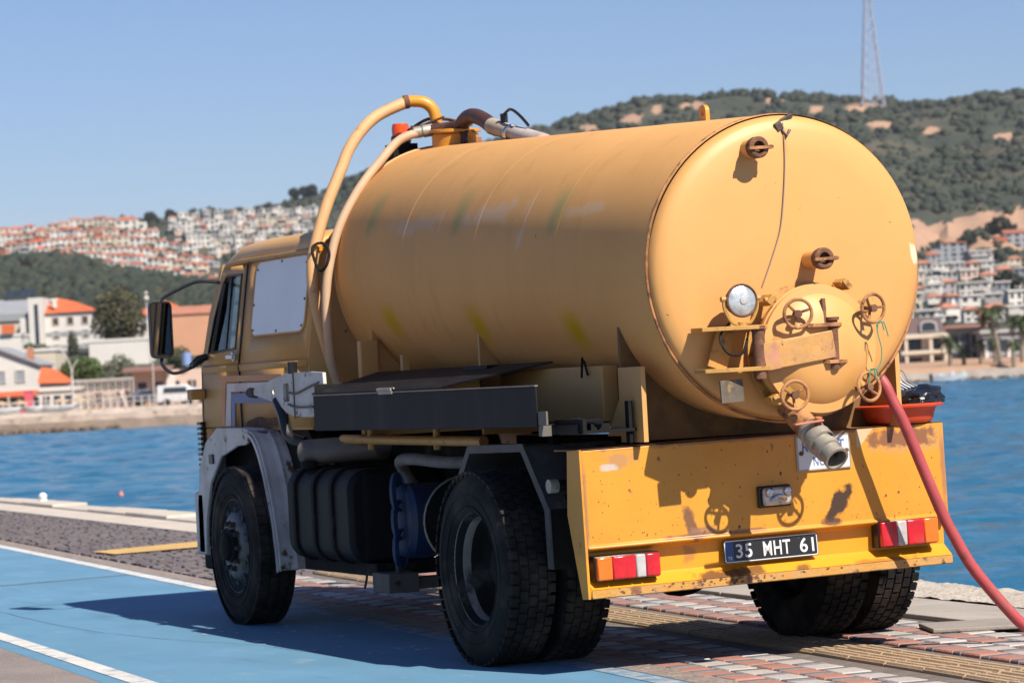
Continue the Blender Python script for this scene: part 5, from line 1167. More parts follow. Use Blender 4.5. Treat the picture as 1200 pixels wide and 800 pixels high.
# grey modern hall with solar rack and white tower
t,w,h=bld('school_hall','long grey hall with solar racks on its roof, left of the white tower',-30,37,376,412,430,WALL[1],14)
MB().prism([(-.3,h),(14,h+.002),(14,h+3.4),(9,h+3.3),(-.3,h+1.0)],'X',-w/2-.2,w/2+.0).build('roof',GREYM,t,smooth=0)
MB().box((-w/2,-.05,h*.18),(w/2,.02,h*.50)).build('facade_band',GREYM,t,smooth=0)
for k in range(5):
    MB().obox((w/2-4.0+k*.85-.2,9.0,h+4.1),(.75,2.2,.06),(.55,0,0)).build('solar_panel',WIN,t,smooth=0)
t,w,h=bld('stair_tower','slim white stair tower with one tall blue window strip',36.5,53,348,413,424,WALL[0],7,'tower')
win(t,.1,h*.52,.55,h*.72)
t2,w,h=bld('school_building','three storey white building with bright orange roof and brown windows',53.5,111,365,414,426,WALL[0],12)
b=MB(); b.add([(-w/2-.2,-.4,h),(w/2+.4,-.4,h),(w/2+.4,12.4,h),(-w/2-.2,12.4,h),(-w/2+1,6,h+2.3),(w/2-3,6,h+1.6)],[(0,1,5,4),(1,2,5),(2,3,4,5),(3,0,4),(3,2,1,0)]); b.build('roof',ROOF[2],t2,smooth=0)
for zf in (.30,.62): MB().box((-w/2+.001,-.06,h*zf-.30-.75),(w/2,.02,h*zf+.30-.75)).build('grey_band',GREYM,t2,smooth=0)
for fl in (0,1,2):
    for k in range(3): win(t2,-w/2+w*(.25+.30*k),h*(.15+.325*fl),.75,.95,m=WBR,frame=True)
b=MB().cyl((0,0,0),(0,0,.9),.35,n=10).box((-.5,-.25,.9),(.5,.25,1.25)); o=b.build('water_heater',WALL[0],t2); o.location=(-w/2+1.4,1.5,h+.8)
# low white wall building, house with gable, cream building
t,w,h=bld('white_shed','long low plain white building behind the green trees',106,175,399,424,385,WALL[0],8)
roof_part(t,w,8,h,'flat',.1,0,WALL[0])
t,w,h=bld('cream_house','cream flat-roofed building behind the white gabled house',30,68,411,462,335,WALL[1],8,'house'); roof_part(t,w,8,h,'flat',.15,0,WALL[0])
t,w,h=bld('rooftop_block','pale block with red awning and chimney at the left border',-12,27,394,424,360,WALL[0],6,'house'); roof_part(t,w,6,h,'flat',.1,0,WALL[0])
MB().box((-.2,-.5,h+.4),(1.2,.2,h+1.4)).build('red_awning',ROOF[2],t,smooth=0); MB().box((1.9,0,h+.35),(2.5,.6,h+2.1)).build('chimney',WALL[0],t,smooth=0)
t,w,h=bld('gabled_house','white gabled house with two grey shuttered windows above the orange awning',-26,49,428,490,300,WALL[0],9,'house')
b=MB(); ov=.25
b.prism([(-w/2-ov,h-.05),(-w/2-ov,h+.10),(-.9,h+1.95),(w/2+ov,h+.06),(w/2+ov,h-.10),(-.9,h+1.72)],'Y',-.35,9.2); b.build('roof',GREYM,t,smooth=0)
MB().prism([(-w/2,h-.02),(-.9,h+1.70),(w/2,h-.06)],'Y',0.02,8.9).build('gable',WALL[0],t,smooth=0)
for px in (4.5,27.5): win(t,(px-11.5)*300/F_PX,(490-440.5)*300/F_PX,.75,1.05,m=GREYM,frame=True)
MB().box((w/2-1.2,1,h),(w/2-.6,1.6,h+1.7)).build('chimney',ROOF[1],t,smooth=0)
t,w,h=bld('orange_roof_kiosk','small building under a bright orange sloping roof by the lamp post',49.5,84,447,492,292,GREYM,6,'house')
b=MB(); b.add([(-w/2-.1,-.8,h),(w/2+.1,-.8,h-.1),(w/2+.1,6,h+.1),(-w/2-.1,6,h+1.2),(-w/2-.1,2.2,h+1.55),(-w/2+1.1,2.2,h+1.3)],[(0,1,5,4),(1,2,5),(2,3,4,5),(3,0,4),(3,2,1,0)]); b.build('roof',ROOF[2],t,smooth=0)
# seafront restaurant with glass front
t,w,h=bld('restaurant','white glazed seafront restaurant under an orange awning strip',-30,88,459,488,268,WALL[0],6,'restaurant')
roof_part(t,w,6,h,'flat',.2,0,WALL[0])
MB().obox((-w/2+2.9,-1.0,h-.05),(5.8,2.0,.10),(.22,0,0)).build('orange_awning',ROOF[2],t,smooth=0)
for k in range(9):
    win(t,-w/2+.7+k*w/9.2,h*.58,.62,h*.46)
for k in range(6): MB().box((-w/2+.2+k*w/5.5,-2.0,0),(-w/2+.32+k*w/5.5,-1.88,h*.9)).build('post',FRM,t,smooth=0)
MB().box((-w/2,-1.6,.25),(-w/2+4.4,-1.5,.85)).build('white_barrier',WALL[0],t,smooth=0)
bo=MB().box((-.35,-.3,0),(.35,.3,1.75)).box((-.45,-.35,1.75),(.45,.35,1.85)).box((-.8,-.2,0),(.7,.25,.45)).build('red_booth',mat('booth_red',(.60,.10,.13),.5),smooth=0); bo.location=gat(35.5,258); bo.rotation_euler=(0,0,-YAW); tag(bo,'bright pinkish red booth standing on the seafront','booth')
# thatched parasols along the terrace
for i,(px,py) in enumerate(((3,484),(25,483),(73,482),(93,481))):
    u=thing('beach_umbrella','straw beach umbrella on the left terrace, %s from the left'%ORD[i],'umbrella',gat(px,252),-YAW,'straw umbrellas on the terrace')
    MB().cyl((0,0,0),(0,0,1.0),.03,n=6).build('pole',M['bark'],u); MB().lathe([(.75,.72),(.4,.92),(0,1.08)],(0,0,0),(0,0,1),12).build('canopy',mat('straw',(.50,.34,.19),.9,var=.2,vs=3),u)
# pergola
pg=thing('pergola','long grey steel pergola with many slim posts along the seafront','pergola',gat(121,272),-YAW)
w=66*272/F_PX; h=2.35
for k in range(9):
    for y in (0,2.4): MB().box((-w/2+k*w/8-.05,y,-.3),(-w/2+k*w/8+.05,y+.1,h)).build('post',FRM,pg,smooth=0)
for y in (0,2.4): MB().box((-w/2-.1,y-.02,h),(w/2+.1,y+.12,h+.14)).build('beam',FRM,pg,smooth=0)
for k in range(17): MB().box((-w/2+k*w/16-.03,-.3,h+.142),(-w/2+k*w/16+.03,2.9,h+.22)).build('rafter',FRM,pg,smooth=0)
bk=MB().box((-w/2,0,-.3),(w/2,.25,1.5)).build('garden_wall',WALL[3],smooth=0); bk.location=gat(121,276); bk.rotation_euler=(0,0,-YAW); tag(bk,'low rose plastered wall behind the seafront pergola','wall')
for k in range(3): win(bk,-2.2+k*1.9,.85,.8,.9,m=WBR)
# white canopy building on the right of the lower trees
t,w,h=bld('canopy_house','white house with brown canopy roof behind the parked vans',158,243,432,486,288,WALL[3],6,'house')
MB().obox((-w/2+1.6,-1.0,h+.15),(4.6,2.6,.12),(.15,.0,0)).build('canopy',mat('brown_canopy',(.24,.13,.10),.8),t,smooth=0)
for k in range(4): win(t,-w/2+.9+k*1.55,h*.60,.8,1.3,m=WBR if k%2 else WIN)
MB().box((-w/2+3.2,-.3,h*.35),(-w/2+4.0,0,h*.95)).build('white_pillar',WALL[0],t,smooth=0)
MB().cyl((w/2-1.6,-.2,h+.3),(w/2-1.6,-.2,h+1.5),.45,n=14).build('blue_tank',mat('tank_blue',(.20,.30,.55),.5),t)
# buildings seen beside the mirror
t,w,h=bld('orange_house','large salmon orange rendered building behind the truck mirror',196,262,367,412,400,mat('salmon_render',(.60,.31,.185),.85,var=.05,vs=.4),10); roof_part(t,w,10,h,'gable',.2,1.2,ROOF[1])
t,w,h=bld('red_roof_house','white house with broad red roof above the truck mirror',160,222,367,400,440,WALL[0],9,'house'); roof_part(t,w,9,h,'hip',.5,1.9,ROOF[2]); 
for k in range(3): win(t,-w/2+1.2+k*2.4,h*.55,.8,1.0)
lp=thing('mast','pale mast with ball-shaped top beyond the trees','mast',at(174.5,400,395),-YAW)
MB().cyl((0,0,0),(0,0,5.4),.10,.07,8).build('pole',FRM,lp); MB().ball((0,0,5.6),.38,10,6).ball((0,0,6.3),.25,8,5).build('ball_head',FRM,lp)
# curved lamp posts
def lamppost(px,v,h,label):
    l=thing('street_lamp',label,'lamp post',gat(px,v),-YAW)
    MB().cyl((0,0,-.3),(0,0,h*.55),.11,.09,8).build('pole',FRM,l)
    MB().tube(spline([(0,0,h*.5),(-.05,0,h*.68),(-.45,0,h*.88),(-1.1,0,h*1.02)],5),.055,6).build('lamp_arm',FRM,l)
    MB().tube(spline([(0,0,h*.5),(.05,0,h*.62),(.25,0,h*.72),(.6,0,h*.80)],5),.05,6).build('lamp_arm',FRM,l)
    return l
lamppost(87,262,5.4,'tall lamp post with two curved arms in front of the green tree')
for i,px in enumerate((182,227)):
    l=thing('flag_pole','slim grey pole by the parked vans, %s of two from the left'%ORD[i],'pole',gat(px,262),-YAW); MB().cyl((0,0,-.3),(0,0,3.6 if i==0 else 2.4),.06,.045,8).build('pole',FRM,l); MB().ball((0,0,3.62 if i==0 else 2.42),.09,8,5).build('cap',FRM,l)
# railing along the promenade
rg=thing('railing','long pale railing along the left promenade above the sea wall','railing',(0,0,0))
xs=list(range(-130,262,9))
for j,px in enumerate(xs):
    p=world(px,247,.40); MB().box((-.035,-.035,0),(.035,.035,.95)).build('post',FRM,rg,smooth=0).location=p
for z_ in (.55,.93):
    b=MB(); b.tube([world(px,247,.40+z_) for px in xs],.03,5); b.build('rail',FRM,rg)
# vans and cars
def vehicle(name,label,px,py,v,L_,H_,W_,m,dr,cat,vanlike):
    c=thing(name,label,cat,gat(px,v),-YAW+dr)
    if vanlike: P=[(-L_/2,.3),(L_/2,.3),(L_/2,.85),(L_/2-.25,1.0),(L_/2-.9,H_-.05),(L_/2-1.1,H_),(-L_/2+.1,H_),(-L_/2,H_-.15)]
    else: P=[(-L_/2,.3),(L_/2,.3),(L_/2,.75),(L_/2-.2,.85),(L_/2-1.1,.95),(L_/2-1.7,H_-.04),(L_/2-2,H_),(-L_/2+.9,H_),(-L_/2+.3,.95),(-L_/2,.88)]
    MB().prism(P,'Y',-W_/2,W_/2).build('body',m,c,bevel=.06)
    G=[(-L_/2+.5,H_*.60),(L_/2-.95,H_*.60),(L_/2-1.15,H_*.88),(-L_/2+.6,H_*.88)] if vanlike else [(-L_/2+.6,.97),(L_/2-1.25,.97),(L_/2-1.75,H_-.1),(-L_/2+1.0,H_-.1)]
    for s in (-1,1): MB().prism(G,'Y',s*(W_/2-.01),s*(W_/2+.012)).build('side_window',WIN,c,smooth=0)
    for sx_ in (-1,1):
        for s in (-1,1): MB().cyl((sx_*(L_/2-.8),s*(W_/2-.18),.32),(sx_*(L_/2-.8),s*(W_/2+.02),.32),.32,n=18).build('wheel',M['rubber'],c)
    for s in (-1,1): MB().box((L_/2-.02,s*(W_/2-.30)-.14,.62),(L_/2+.02,s*(W_/2-.30)+.14,.78)).build('headlight',M['lensw'],c,smooth=0)
    return c
CW=mat('white_car_paint',(.62,.63,.65),.3,coat=.4); CD=mat('dark_car_paint',(.05,.06,.09),.3,coat=.4)
vehicle('parked_van','white van parked on the seafront nearest the cab',210,487,265,3.6,1.75,1.7,CW,.1,'van',True)
vehicle('parked_car','dark blue car parked left of the white van',176,486,272,3.4,1.45,1.6,CD,.35,'car',False)
vehicle('parked_car','pale car parked right of the white van beside the cab',229,484,272,3.4,1.45,1.6,CW,-.2,'car',False)
# sea wall steps and rubble on the left shore
for k,(v0,z0,z1) in enumerate(((236,-1.6,-.35),(240,-1.6,.10),(246,-1.,.42))):
    b=MB(); xs=list(range(-140,300,20)); 
    for j in range(len(xs)-1):
        p0,p1,p2,p3=world(xs[j],v0,0),world(xs[j+1],v0,0),world(xs[j+1],v0+14,0),world(xs[j],v0+14,0)
        dz=rr.uniform(-.06,.06)
        b.add([(p.x,p.y,z0) for p in (p0,p1,p2,p3)]+[(p.x,p.y,z1+dz) for p in (p0,p1,p2,p3)],[(4,5,6,7),(0,1,5,4),(1,2,6,5),(2,3,7,6),(3,0,4,7)])
    w_=b.build('sea_wall',mat('shore_stone',((.33,.24,.18),(.50,.41,.345),(.58,.50,.43))[k],.9,var=.25,vs=.7,layers=[((.20,.14,.10),1.3,.55,.7)],bump=.5,bs=3),smooth=0); tag(w_,['lowest weathered stone step of the left sea wall at the waterline','middle stone step of the left sea wall','upper stone step of the left sea wall below the terrace'][k],'sea wall',None)
b=MB(); rs=random.Random(5)
for k in range(260):
    px=rs.uniform(-120,300); v=shore(px)+rs.uniform(-.5,1.6); r=rs.uniform(.15,.42); p=world(px,v,-1.15+rs.uniform(0,.25)); b.ball(p,(r,r,r*.7),7,5)
o=b.build('shore_rubble',mat('wet_rock',(.14,.095,.065),.8,var=.3,vs=1),smooth=0,recalc=False); o['kind']='stuff'
for i,(px,py,l) in enumerate(((8,492,3.4),(60,491,2.6),(76,492,3.0),(44,493,1.8))):
    bt=thing('beached_dinghy','small white dinghy pulled up on the left terrace, %s from the left'%ORD[sorted((8,60,76,44)).index(px)],'boat',gat(px,244,.32),-YAW+rs.uniform(-.3,.3),'white dinghies on the terrace')
    P=[(-l/2,.45,.4),(-l/2,.0,.42),(0,-.05,.55),(l/2*.6,.12,.42),(l/2,.5,.0)]
    b=MB(); n_=5
    V_=[(x,-w_,.5 if j else .55) for j,(x,z_,w_) in enumerate(P)]+[(x,0,z_) for x,z_,w_ in P]+[(x,w_,.5) for x,z_,w_ in P]
    b.add(V_,[(j,j+1,n_+j+1,n_+j) for j in range(4)]+[(n_+j,n_+j+1,2*n_+j+1,2*n_+j) for j in range(4)]+[(0,n_,2*n_)]); b.build('hull',CW,bt,solid=.04)
    MB().box((-.2,-.42,.36),(.05,.42,.40)).build('thwart',M['bark'],bt,smooth=0)
# trees of the left shore
tree('eucalyptus_tree','tall dark olive green eucalyptus standing behind the white shed','tree',141,405,8.5,
     [((-1.2,0,5.6),2.0,2.4),((1.2,.3,5.2),2.1,2.6),((0,0,7.0),1.7,1.8),((-2.0,0,3.6),1.7,2.0),((2.2,0,3.4),1.7,2.2),((.2,-.4,3.6),2.4,2.2)],6500,.20,[GREEN[5],GREEN[2],GREEN[5],GREEN[1]],1,.45,zoff=.6)
tree('broadleaf_tree','rounded bright green tree beside the curved lamp post','tree',97,296,4.2,[((-.9,0,2.6),1.3,1.2),((.9,0,2.8),1.3,1.2),((.1,.2,3.3),1.2,.9),((1.4,0,2.0),.9,.8),((-1.4,0,1.9),.9,.8)],3600,.14,[GREEN[6],GREEN[3],GREEN[6]],2,.2,zoff=.5)
tree('olive_tree','pale grey green olive tree right of the bright green tree','tree',142,292,4.2,[((-.6,0,2.4),1.1,1.3),((.7,0,2.5),1.1,1.3),((0,.2,3.4),.8,.9),((-1.0,0,1.5),.8,.7),((1.1,0,1.5),.8,.7)],2600,.13,[GREEN[7],GREEN[7],GREEN[4]],3,.18,zoff=.5)
tree('cypress_tree','small slim dark tree in front of the orange-roofed building','tree',87,405,4,[((0,0,2.2),.7,1.6),((.1,0,1.2),.75,1.0)],900,.16,[GREEN[1],GREEN[4]],4,.12,zoff=-.5)
tree('shrub_tree','dense green tree right of the truck mirror','tree',212,340,4,[((0,0,2.6),1.4,1.4),((.6,0,1.5),1.2,1.1),((-.6,0,1.6),1.2,1.1)],2200,.15,[GREEN[1],GREEN[0],GREEN[3]],5,.2,zoff=.6)
tree('garden_shrub','yellow green shrub close against the cab door','shrub',238,290,3,[((0,0,2.4),1.0,1.0),((.5,0,3.2),.9,.9),((-.5,0,1.5),.9,.8)],1500,.13,[GREEN[3],GREEN[2]],6,.15,zoff=.3)
tree('garden_bush','low green bush at the foot of the cream house','bush',43,345,2,[((-.6,0,1.2),.9,.8),((.7,0,1.1),.9,.8)],900,.13,[GREEN[1],GREEN[3]],7,.12,zoff=3.2)
tree('ridge_tree','dark round tree on the left ridge, larger of two','tree',177,1960,9,[((0,0,5),4.2,3.8),((3,0,3.5),3,2.6)],900,.9,[GREEN[0],GREEN[1]],8,.5)
tree('ridge_tree','dark low tree in front of the wide red-roofed house','tree',152,1800,6,[((-2,0,3),3.2,2.4),((2.5,0,3),3.2,2.4)],900,.8,[GREEN[0],GREEN[1]],9,.5)
tree('ridge_tree','dark leaning trees left of the white ridge houses','tree',200,1940,9,[((0,0,4.5),3.4,3.6),((3,0,3),3,3)],900,.9,[GREEN[0],GREEN[1]],10,.5)
for i,px in enumerate((345,357,366)): tree('ridge_pine','dark pine on the ridge above the cab, %s from the left'%ORD[i],'tree',px,2000,9,[((0,0,5.5),3.4,3.0),((1.2,0,3.6),2.6,2.2)],800,.9,[GREEN[0],GREEN[1]],11+i,.5,'pines on the ridge above the cab')
# palms
def frond_mesh(l,seed):
    r_=random.Random(seed); b=MB(); n=9
    path=[Vector((l*(k/n)*(1-.10*(k/n)),0,l*(.42*(k/n)-.72*(k/n)**2))) for k in range(n+1)]
    for k in range(1,n+1):
        p=path[k]; q=path[k-1]; ll=l*.30*(1-.55*abs(k/n-.45))
        for s in (-1,1):
            for u in (.25,.75):
                c=q.lerp(p,u); tip=c+Vector((ll*.45,s*ll*.8,-ll*(.35+r_.uniform(0,.25)))); b.add([c,c+(p-q)*.45,tip],[(0,1,2)])
    b.tube(path,[.03*(1-k/(n+1))+.005 for k in range(n+1)],4,caps=False)
    return b.mesh('frond',GREEN[3] if seed%2 else GREEN[2],0,False)
FR=[frond_mesh(1.,i) for i in range(4)]
def palm(px,v,h,label,seed,nf=22,fl=1.6,lean=0.):
    t=thing('palm_tree',label,'palm tree',world(px,v,tz(px,v)),-YAW,'palms along the right shore'); r_=random.Random(seed)
    MB().tube(spline([(0,0,-.5),(lean*.3,0,h*.35),(lean*.7,0,h*.7),(lean,0,h)],5),[.22-.09*k/15 for k in range(16)],8).ball((lean,0,h),(.25,.25,.35),8,6).build('trunk',M['palmbark'],t)
    for k in range(nf):
        o=link('frond',FR[k%4],t); o.location=(lean,0,h+.1); e=r_.uniform(-.75,.75); o.rotation_euler=Euler((0,-e+(.35 if k%3==0 else 0),k*2.4+r_.uniform(-.2,.2)),'XYZ'); s=fl*r_.uniform(.8,1.1); o.scale=(s,s,s)
palm(1172,266,4.55,'tallest palm with a bare pale trunk on the right shore',1,30,1.9,-.7)
palm(1113,266,2.15,'stout short palm before the pale villa',2,24,1.35)
palm(1129,268,1.35,'low palm between the villa and the dark house',3,18,1.05)
palm(1149,268,1.75,'short palm directly left of the tallest palm',4,18,1.1)
palm(1166,276,2.0,'short palm tucked behind the tallest palm trunk',5,18,1.1)
palm(1197,268,3.6,'tall palm cut by the right border of the photo',6,28,1.8,.1)
palm(1187,264,1.7,'low palm in front of the tall palm at the right border',7,18,1.1)
# right shore buildings
t,w,h=bld('seaside_villa','pale two storey villa with arched roof window on the right shore',1058,1110,390,434,300,WALL[1],8,'villa')
MB().prism([(-w/2-.1,h+.002),(w/2+.1,h+.002),(w/2-.2,h+1.0),(w/2-1.2,h+1.6),(-w/2+.6,h+1.6),(-w/2,h+1.2)],'Y',.5,7).build('roof',mat('brown_roof',(.17,.12,.12),.8,var=.1),t,smooth=0)
MB().prism([(-.3,h+.15),(1.45,h+.15),(1.35,h+1.05),(.9,h+1.25),(.1,h+1.25),(-.25,h+1.0)],'Y',.25,.6).build('dormer',WALL[2],t,smooth=0)
MB().prism([(-.12,h+.28),(1.25,h+.28),(1.18,h+.9),(.8,h+1.08),(.15,h+1.08),(-.08,h+.88)],'Y',.2,.26).build('dormer_window',WIN,t,smooth=0)
for z_ in (h*.50,h-.30): MB().box((-w/2-.2,-1.0,z_-.14),(w/2+.1,.0,z_+.22)).build('balcony',WALL[1],t,smooth=0)
for x_ in (-w/2+.3,.55,w/2-.2): MB().box((x_-.16,-.9,0),(x_+.16,-.6,h-.3)).build('pillar',WALL[1],t,smooth=0)
for f in (0,1):
    for x_ in (-.75,1.15,-1.7): win(t,x_,h*(.22+.5*f),.95,h*.32)
t,w,h=bld('dark_house','dark modern house with glazed front and overhanging flat roof',1112,1152,383,434,310,GREYM,8,'house')
MB().box((-w/2-.4,-1.1,h),(w/2+.5,8,h+.28)).build('roof',mat('red_brown_roof',(.34,.16,.13),.8),t,smooth=0)
for k in range(3):
    for f in (0,1): win(t,-w/2+.65+k*1.1,h*(.28+.42*f),.85,h*.32)
MB().box((w/2-.55,-.25,h*.08),(w/2-.25,0.0,h*.75)).build('white_pillar',WALL[0],t,smooth=0); MB().box((w/2-.8,-.2,h*.5),(w/2+.7,.0,h*.66)).build('white_panel',WALL[0],t,smooth=0)
t,w,h=bld('glass_house','grey house with white panels behind the tallest palm',1153,1230,388,434,305,GREYM,8,'house'); roof_part(t,w,8,h,'flat',.3,0,WALL[2])
for k in range(5):
    for f in (0,1): win(t,-w/2+.8+k*1.25,h*(.26+.42*f),.8,h*.3)
MB().box((-w/2+.1,-.2,h*.2),(-w/2+.5,0,h*.55)).build('white_panel',WALL[0],t,smooth=0); MB().box((-w/2+2.3,-.2,h*.15),(-w/2+2.7,0,h*.6)).build('white_panel',WALL[0],t,smooth=0)
rv2=random.Random(33)
vil=[('grey five storey block with red roof below the bare cliff',1118,312,30,28,GREYM,ROOF[0],'flat',5),('white house with terraces right of the grey block',1149,312,26,18,WALL[2],WALL[0],'flat',3),('red-roofed dark house left of the grey block',1094,312,18,14,GREYM,ROOF[0],'hip',2),
     ('red-roofed house at the right border above the shrubs',1192,292,30,18,GREYM,ROOF[0],'gable',3)]
for i,(lb,px,py,wp,hp,wl,rf,kd,fl) in enumerate(vil):
    v=ground_at(px,py,420,1400); s=v/F_PX; house(lb,px,v,wp*s,hp*s,9,wl,rf,kd,rv2.uniform(-.1,.2),floors=fl,nwin=3,seed=2000+i,rh=1.4,balc=i==1,name='house')
rws=[('uppermost row',[(1078,325),(1235,322)],17,13),('second row',[(1072,338),(1235,334)],18,14),('third row',[(1068,352),(1235,348)],19,15),('fourth row',[(1066,366),(1235,362)],20,16),('lowest row above the villas',[(1060,381),(1235,377)],21,15)]
for rn,(row,path,step,hp) in enumerate(rws):
    x=path[0][0]+rv2.uniform(0,6); i=0
    while x<path[1][0]:
        py=np.interp(x,[p[0] for p in path],[p[1] for p in path])+rv2.uniform(-2,2); v=ground_at(x,py,420,1300); s=v/F_PX
        w=step*s*rv2.uniform(.8,1.2); fl=rv2.random()
        house('white house on the right shore, %s along the %s'%(ORD[i],row),x,v,w,hp*s*rv2.uniform(1.0,1.35),w*.8,rv2.choices(WALL+[GREYM],[6,2,3,1,3])[0],ROOF[1] if fl<.25 else WALL[0],'hip' if fl<.25 else 'flat',rv2.uniform(-.4,.4),'white houses of the right shore village',rh=w*.2,nwin=3 if w>4 else 2,seed=3000+rn*40+i,balc=rv2.random()<.5)
        x+=step*rv2.uniform(.95,1.35); i+=1
for i,(px,py,r) in enumerate(((1181,348,3.2),(1147,346,2.2),(1132,290,3.),(1172,280,4.5),(1125,345,1.7))):
    v=ground_at(px,py,420,1400); tree('round_tree','dark round tree among the white right shore houses, %s from the left'%ORD[sorted((1181,1147,1132,1172,1125)).index(px)],'tree',px,v,2*r,[((0,0,r*1.1),r,r*.8),((r*.8,0,r*.8),r*.7,r*.6),((-r*.8,0,r*.8),r*.7,r*.6)],900,r*.16,[GREEN[0],GREEN[1]],30+i,.3,'round trees in the right shore village')
# right sea wall
b=MB(); xs=list(range(1040,1320,14))
for j in range(len(xs)-1):
    s0,s1=shore(xs[j])-2,shore(xs[j+1])-2; P=[world(xs[j],s0,0),world(xs[j+1],s1,0),world(xs[j+1],s1+8,0),world(xs[j],s0+8,0)]; dz=rr.uniform(-.05,.05)
    b.add([(p.x,p.y,-1.6) for p in P]+[(p.x,p.y,-.28+dz) for p in P],[(4,5,6,7),(0,1,5,4),(1,2,6,5),(2,3,7,6),(3,0,4,7)])
o=b.build('sea_wall',mat('pale_shore_wall',(.42,.36,.31),.9,var=.2,vs=.8,bump=.4,bs=3),smooth=0); tag(o,'low pale sea wall at the foot of the right shore palms','sea wall')
b=MB()
for k in range(150):
    px=rs.uniform(1050,1290); v=shore(px)-2.5+rs.uniform(-.5,.4); r=rs.uniform(.10,.30); b.ball(world(px,v,-1.1+rs.uniform(0,.15)),(r,r,r*.7),7,5)
o=b.build('wall_rubble',bpy.data.materials['wet_rock'],smooth=0,recalc=False); o['kind']='stuff'
# motor boat moored at the right shore
bt=thing('motor_boat','small white motor boat with black outboard by the right sea wall','boat',world(1112,250,-1.1),-YAW-.08)
st_=[(-1.35,.52,.05,.50),(-.5,.56,.0,.52),(.4,.50,.02,.56),(1.0,.30,.10,.64),(1.45,.02,.40,.74)]
b=MB(); n_=5; V_=[]
for x,w_,zk,zd in st_: V_+=[(x,-w_,zd),(x,-w_*.8,zk+.12),(x,0,zk-.1),(x,w_*.8,zk+.12),(x,w_,zd)]
b.add(V_,[(i*5+j,i*5+j+1,(i+1)*5+j+1,(i+1)*5+j) for i in range(4) for j in range(4)]+[(0,1,2,3,4)]); b.build('hull',CW,bt)
MB().add([(x,-w_,zd-.04) for x,w_,zk,zd in st_]+[(x,w_,zd-.04) for x,w_,zk,zd in st_],[(i,i+1,6+i,5+i) for i in range(4)]).build('deck',CW,bt,smooth=0)
MB().prism([(.1,.5),(.55,.52),(.3,.88),(.12,.9)],'Y',-.34,.34).build('console',CW,bt,bevel=.02); MB().box((-.85,-.4,.5),(-.45,.4,.72)).build('bench',CW,bt,smooth=0); MB().box((1.0,-.12,.6),(1.3,.12,.95)).build('cushion',WALL[1],bt,smooth=0)
MB().box((-1.62,-.16,.30),(-1.36,.16,.74)).box((-1.55,-.07,-.2),(-1.42,.07,.3)).build('outboard',M['blackplastic'],bt,bevel=.04)
# buoy
bu=MB().ball((0,0,.05),(.07,.07,.08),12,8).cyl((0,0,.12),(0,0,.18),.02,n=6).build('buoy',mat('buoy_pink',(.62,.22,.17),.5)); 
bu.location=(lambda d:(CAM+d*((-1.1-CAM.z)/d.z)))(FW+r2*((142-600)/F_PX)-u2*((582-400)/F_PX)); tag(bu,'small faded pink buoy floating off the left quay','buoy')
# lattice mast on the big hill
mv=2010; mp=1023; base=world(mp,mv,tz(mp,mv)-1); am=thing('radio_mast','tall pale steel lattice radio mast standing on the big hill','radio mast',base,-YAW)
H_=104.; wb,wt=7.2,2.0; lv=14
ms=mat('mast_steel',(.38,.40,.48),.6,var=.1); msr=mat('mast_red',(.45,.20,.20),.6)
half=lambda k:(wb+(wt-wb)*min(1,k/9.))
cor=[(-1,-1),(1,-1),(1,1),(-1,1)]
for cx_,cy_ in cor:
    MB().tube([(cx_*half(k),cy_*half(k),H_*k/lv) for k in range(lv+1)],.40,5).build('leg',ms,am)
for k in range(lv):
    b=MB(); a,c_=half(k),half(k+1); z0,z1=H_*k/lv,H_*(k+1)/lv
    for i in range(4):
        p,q=cor[i],cor[(i+1)%4]
        b.tube([(p[0]*a,p[1]*a,z0),(q[0]*c_,q[1]*c_,z1)],.26,4).tube([(q[0]*a,q[1]*a,z0),(p[0]*c_,p[1]*c_,z1)],.26,4).tube([(p[0]*c_,p[1]*c_,z1),(q[0]*c_,q[1]*c_,z1)],.26,4)
    b.build('bracing',ms,am,smooth=0,recalc=False)
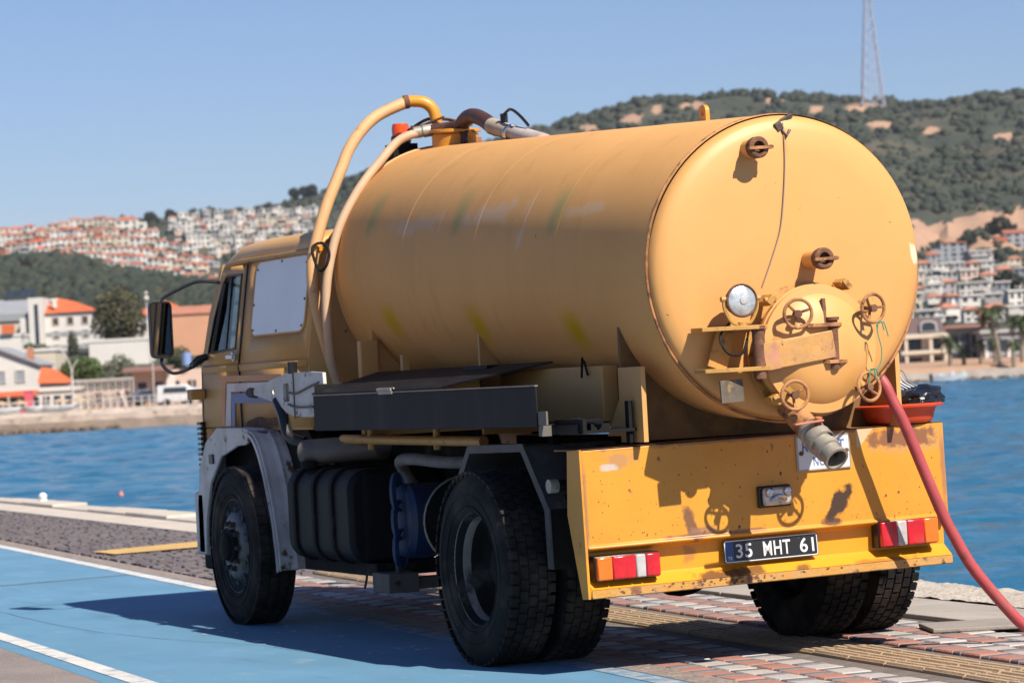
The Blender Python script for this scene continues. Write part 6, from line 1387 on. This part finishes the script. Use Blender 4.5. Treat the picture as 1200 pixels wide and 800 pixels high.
# ------------------------------------------------------------------ two people strolling on the far seafront
def skin_mesh(name,verts,edges,radii,m,parent,root=0,sub=1):
    me=bpy.data.meshes.new(name); me.from_pydata(verts,edges,[]); me.materials.append(m); o=link(name,me,parent)
    sk=o.modifiers.new('skin','SKIN'); sk.use_smooth_shade=True
    lay=me.skin_vertices[0] if me.skin_vertices else None
    if lay is None:
        bm=bmesh.new(); bm.from_mesh(me); bm.verts.layers.skin.verify(); bm.to_mesh(me); bm.free(); lay=me.skin_vertices[0]
    for i,r in enumerate(radii): lay.data[i].radius=(r,r)
    lay.data[root].use_root=True
    s=o.modifiers.new('sub','SUBSURF'); s.levels=sub; s.render_levels=sub; return o
SKIN=mat('skin',(.42,.25,.17),.6)
def person(px,py,v,label,shirt,trouser,hair,ph,dr):
    p=thing('person',label,'person',gat(px,v),-YAW+dr)
    Vp=[(0,0,.92),(0,0,1.12),(0,.0,1.38),(0,-.01,1.50),(0,-.03,1.60),(0,-.03,1.70),(.17,0,1.40),(.23,.06*ph,1.13),(.24,-.08*ph,.90),(.245,-.10*ph,.82),(-.17,0,1.40),(-.23,-.06*ph,1.13),(-.24,.08*ph,.90),(-.245,.10*ph,.82),
        (.09,0,.86),(.10,-.10*ph,.48),(.10,.04*ph,.09),(.10,-.10+.04*ph,.04),(-.09,0,.86),(-.10,.12*ph,.48),(-.10,.20*ph,.10),(-.10,.10+.10*ph-.1,.05)]
    Ep=[(0,1),(1,2),(2,3),(3,4),(4,5),(2,6),(6,7),(7,8),(8,9),(2,10),(10,11),(11,12),(12,13),(0,14),(14,15),(15,16),(16,17),(0,18),(18,19),(19,20),(20,21)]
    Rp=[.13,.12,.14,.055,.10,.075,.06,.045,.035,.04,.06,.045,.035,.04,.09,.06,.042,.035,.09,.06,.042,.035]
    skin_mesh('body',Vp,Ep,Rp,SKIN,p)
    skin_mesh('shirt',Vp[0:3]+[(0,-.01,1.46),Vp[6],(.21,.04*ph,1.22),Vp[10],(-.21,-.04*ph,1.22)],[(0,1),(1,2),(2,3),(2,4),(4,5),(2,6),(6,7)],[.155,.145,.165,.07,.08,.065,.08,.065],shirt,p)
    skin_mesh('trousers',[Vp[0],Vp[14],Vp[15],Vp[16],Vp[18],Vp[19],Vp[20]],[(0,1),(1,2),(2,3),(0,4),(4,5),(5,6)],[.16,.11,.08,.06,.11,.08,.06],trouser,p)
    MB().ball((0,.0,1.68),(.105,.115,.12),10,7).build('hair',hair,p)
    for s in (-1,1): MB().ball((s*.035,-.125,1.64),.014,6,4).build('eye',M['blackplastic'],p)
    MB().ball((0,-.135,1.60),(.018,.025,.03),6,4).build('nose',SKIN,p)
    return p
HAIRM=mat('dark_hair',(.03,.02,.015),.6)
person(144,487.5,250,'person in a pale pink top strolling on the far seafront, left of two',mat('cloth_pale',(.62,.50,.50),.8),mat('cloth_white',(.55,.52,.50),.8),HAIRM,1,.6)
person(151,488,249,'person in dark clothes strolling on the far seafront, right of two',mat('cloth_dark',(.05,.05,.07),.8),mat('cloth_black',(.03,.03,.04),.8),HAIRM,-1,.9)

# ------------------------------------------------------------------ thin sea haze between the quay and the hills
hz=MB().box((-3800,-1800,-9),(4800,5800,330)).build('haze',None or M['glass'],smooth=0); tag(hz,kind='stuff')
hm=bpy.data.materials.new('haze_air'); hm.use_nodes=True; hn=hm.node_tree; hn.nodes.remove(hn.nodes['Principled BSDF'])
pv=hn.nodes.new('ShaderNodeVolumePrincipled'); pv.inputs['Color'].default_value=(.78,.86,1,1); pv.inputs['Density'].default_value=.000035; pv.inputs['Anisotropy'].default_value=.0
hn.links.new(pv.outputs[0],hn.nodes['Material Output'].inputs['Volume']); hz.data.materials[0]=hm
